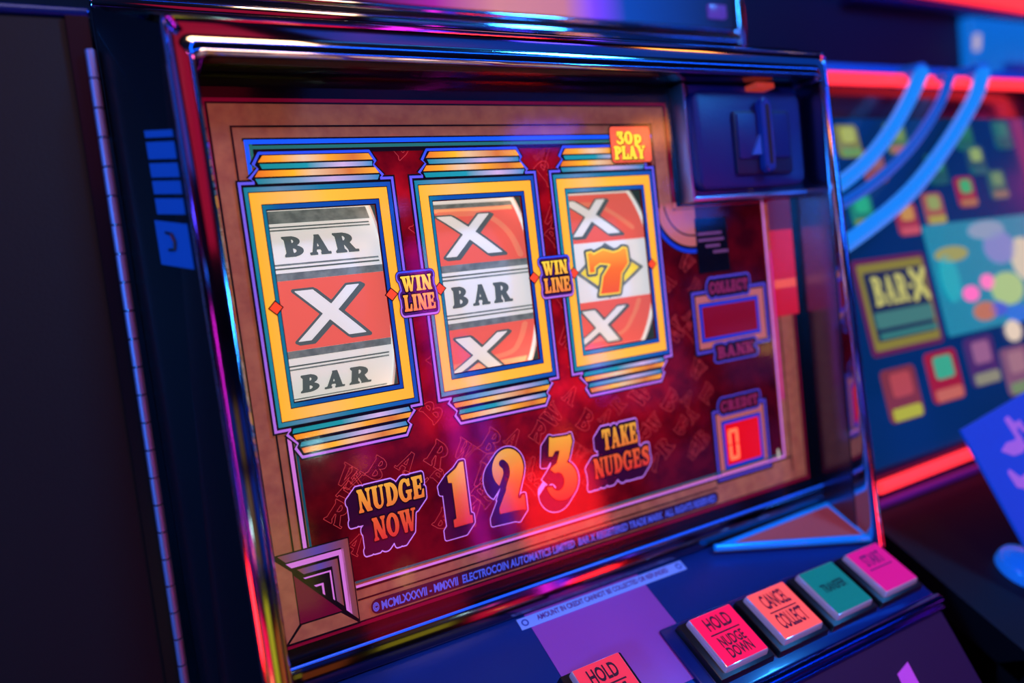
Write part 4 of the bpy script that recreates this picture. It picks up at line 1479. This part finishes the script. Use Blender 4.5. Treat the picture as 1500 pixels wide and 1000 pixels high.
def arcade_cabinet(label, x, w, body, scr, e, belly, eb, z0=.70, z1=1.22):
    o = box('arcade_cabinet', (x, -3.25, 0), (x + w, -2.72, 1.9), mat('arcade_body_%d' % int(x * 100), body, rough=.3), None, .02, raw=True)
    box('screen', (x + .06, -2.72, 1.45), (x + w - .06, -2.69, 1.82), neon('arcade_screen_%d' % int(x * 100), scr, e), o, .005, raw=True)
    box('belly_glass', (x + .06, -2.72, z0), (x + w - .06, -2.69, z1), neon('arcade_belly_%d' % int(x * 100), belly, eb), o, .005, raw=True)
    box('control_shelf', (x + .02, -2.72, z1 + .04), (x + w - .02, -2.50, z1 + .12), STEEL, o, .01, raw=True)
    box('marquee', (x + .04, -2.80, 1.92), (x + w - .04, -2.70, 2.15), neon('arcade_marquee_%d' % int(x * 100), scr, e * .7), o, .005, raw=True)
    return tag(o, label, 'arcade machine', 'arcade machines on the opposite side')


AC0 = arcade_cabinet('opposite arcade machine with violet glass', -1.55, .62, (20, 20, 40), (90, 40, 200), .5, (200, 120, 40), .5)
AC1 = arcade_cabinet('opposite arcade machine with orange glass', -.85, .62, (30, 16, 20), (20, 60, 180), .5, (230, 110, 40), .5)
AC2 = arcade_cabinet('opposite arcade machine with yellow glass', -.15, .62, (20, 20, 40), (150, 110, 60), .5, (214, 200, 40), .9, .98, 1.34)
AC3 = arcade_cabinet('opposite arcade machine with crimson glass', .50, .56, (20, 20, 40), (20, 60, 180), .45, (235, 16, 60), 2.0)
AC4 = arcade_cabinet('opposite arcade machine with bright red glass', 1.30, .56, (30, 10, 16), (20, 50, 150), .4, (245, 26, 30), 17.0, .93, 1.30)
AC5 = arcade_cabinet('opposite arcade machine with blue glass', 2.05, .62, (16, 20, 40), (16, 90, 220), .6, (16, 80, 210), .5)
AC6 = arcade_cabinet('opposite arcade machine with navy glass', 2.80, .62, (16, 20, 40), (16, 90, 220), .6, (20, 60, 180), .5)


# apron emblem
EMB = mat('apron_emblem', (190, 70, 200), rough=.4, emit=.45)
e0 = Vector((0, -9.0 - a0[1], -3.0)).normalized()


def apt(u, d_, h=.006):
    return (u, a0[1] + e0.y * d_ + 0, a0[2] + e0.z * d_ - h)


emv = [apt(*q) for q in ((4.20, .31), (4.36, .27), (4.36, .70), (4.16, .75))] + [apt(*q, 0) for q in ((4.20, .31), (4.36, .27), (4.36, .70), (4.16, .75))]
fixnorm(add('apron_emblem', emv, [[0, 1, 2, 3], [4, 7, 6, 5], [0, 4, 5, 1], [1, 5, 6, 2], [2, 6, 7, 3], [3, 7, 4, 0]], EMB, ap))


# blue lamp and small bulbs on the opposite side
neon_tube('thick blue neon lamp high above the opposite machines', (10, 100, 255), 5, [(2.45, -2.45, 2.40), (2.95, -2.45, 2.44)], .06)


def small_bulb(parent, rgb, e, p, r):
    me = bpy.data.meshes.new('small_bulb')
    bm = bmesh.new()
    bmesh.ops.create_uvsphere(bm, u_segments=14, v_segments=10, radius=r)
    bmesh.ops.translate(bm, verts=bm.verts, vec=p)
    for f in bm.faces:
        f.smooth = True
    bm.to_mesh(me)
    bm.free()
    me.materials.append(neon('bulb_%d_%d_%d' % rgb, rgb, e))
    o = bpy.data.objects.new('small_bulb', me)
    COL.objects.link(o)
    tube('bulb_stalk', [Vector(p), Vector((p[0], -2.72, p[2]))], .006, STEEL, o, 8, raw=True)
    o.parent = parent
    return o


small_bulb(AC2, (200, 255, 235), 22, (.46, -2.45, 1.57), .022)
small_bulb(AC3, (255, 190, 90), 9, (.70, -2.45, 1.0), .022)
small_bulb(AC6, (255, 190, 90), 16, (2.96, -2.45, 1.61), .028)
small_bulb(AC4, (255, 90, 30), 9, (1.57, -2.45, 1.40), .025)
small_bulb(AC3, (255, 110, 70), 9, (.62, -2.45, 1.47), .022)


# cabinet sides and pedestals down to the floor
for u0, u1 in ((5.03, 5.09), (-.655, -.605)):
    box('side_panel', (u0, -9.4, .62), (u1, 1.24, 4.0), BLACKP, mach, .01)
    box('door_side', (u0, -9.4, .06), (u1, .84, .61), BLACKP, mach, .01)


def pedestal(root, mtx, a, b, m):
    inv = mtx.inverted()
    cs = [(x, y, z) for z in (a[2], b[2]) for x, y in ((a[0], a[1]), (b[0], a[1]), (b[0], b[1]), (a[0], b[1]))]
    o = add('pedestal', [inv @ Vector(c) for c in cs], [[0, 3, 2, 1], [4, 5, 6, 7], [0, 1, 5, 4], [1, 2, 6, 5], [2, 3, 7, 6], [3, 0, 4, 7]], m, root, raw=True)
    return fixnorm(o)


pedestal(mach, M_MACHINE, (-.03, -.50, 0), (.50, .10, .72), BLACKP)
pedestal(nx, M_NEXT, (.58, -.50, 0), (1.10, .10, .50), BLACKP)
pedestal(lc, M_MACHINE, (-.60, -.25, 0), (-.09, .10, .40), BLACK)
pedestal(fb, M_MACHINE, (.60, .45, 0), (2.1, .75, 1.42), mat('hood_navy', (6, 20, 60)))
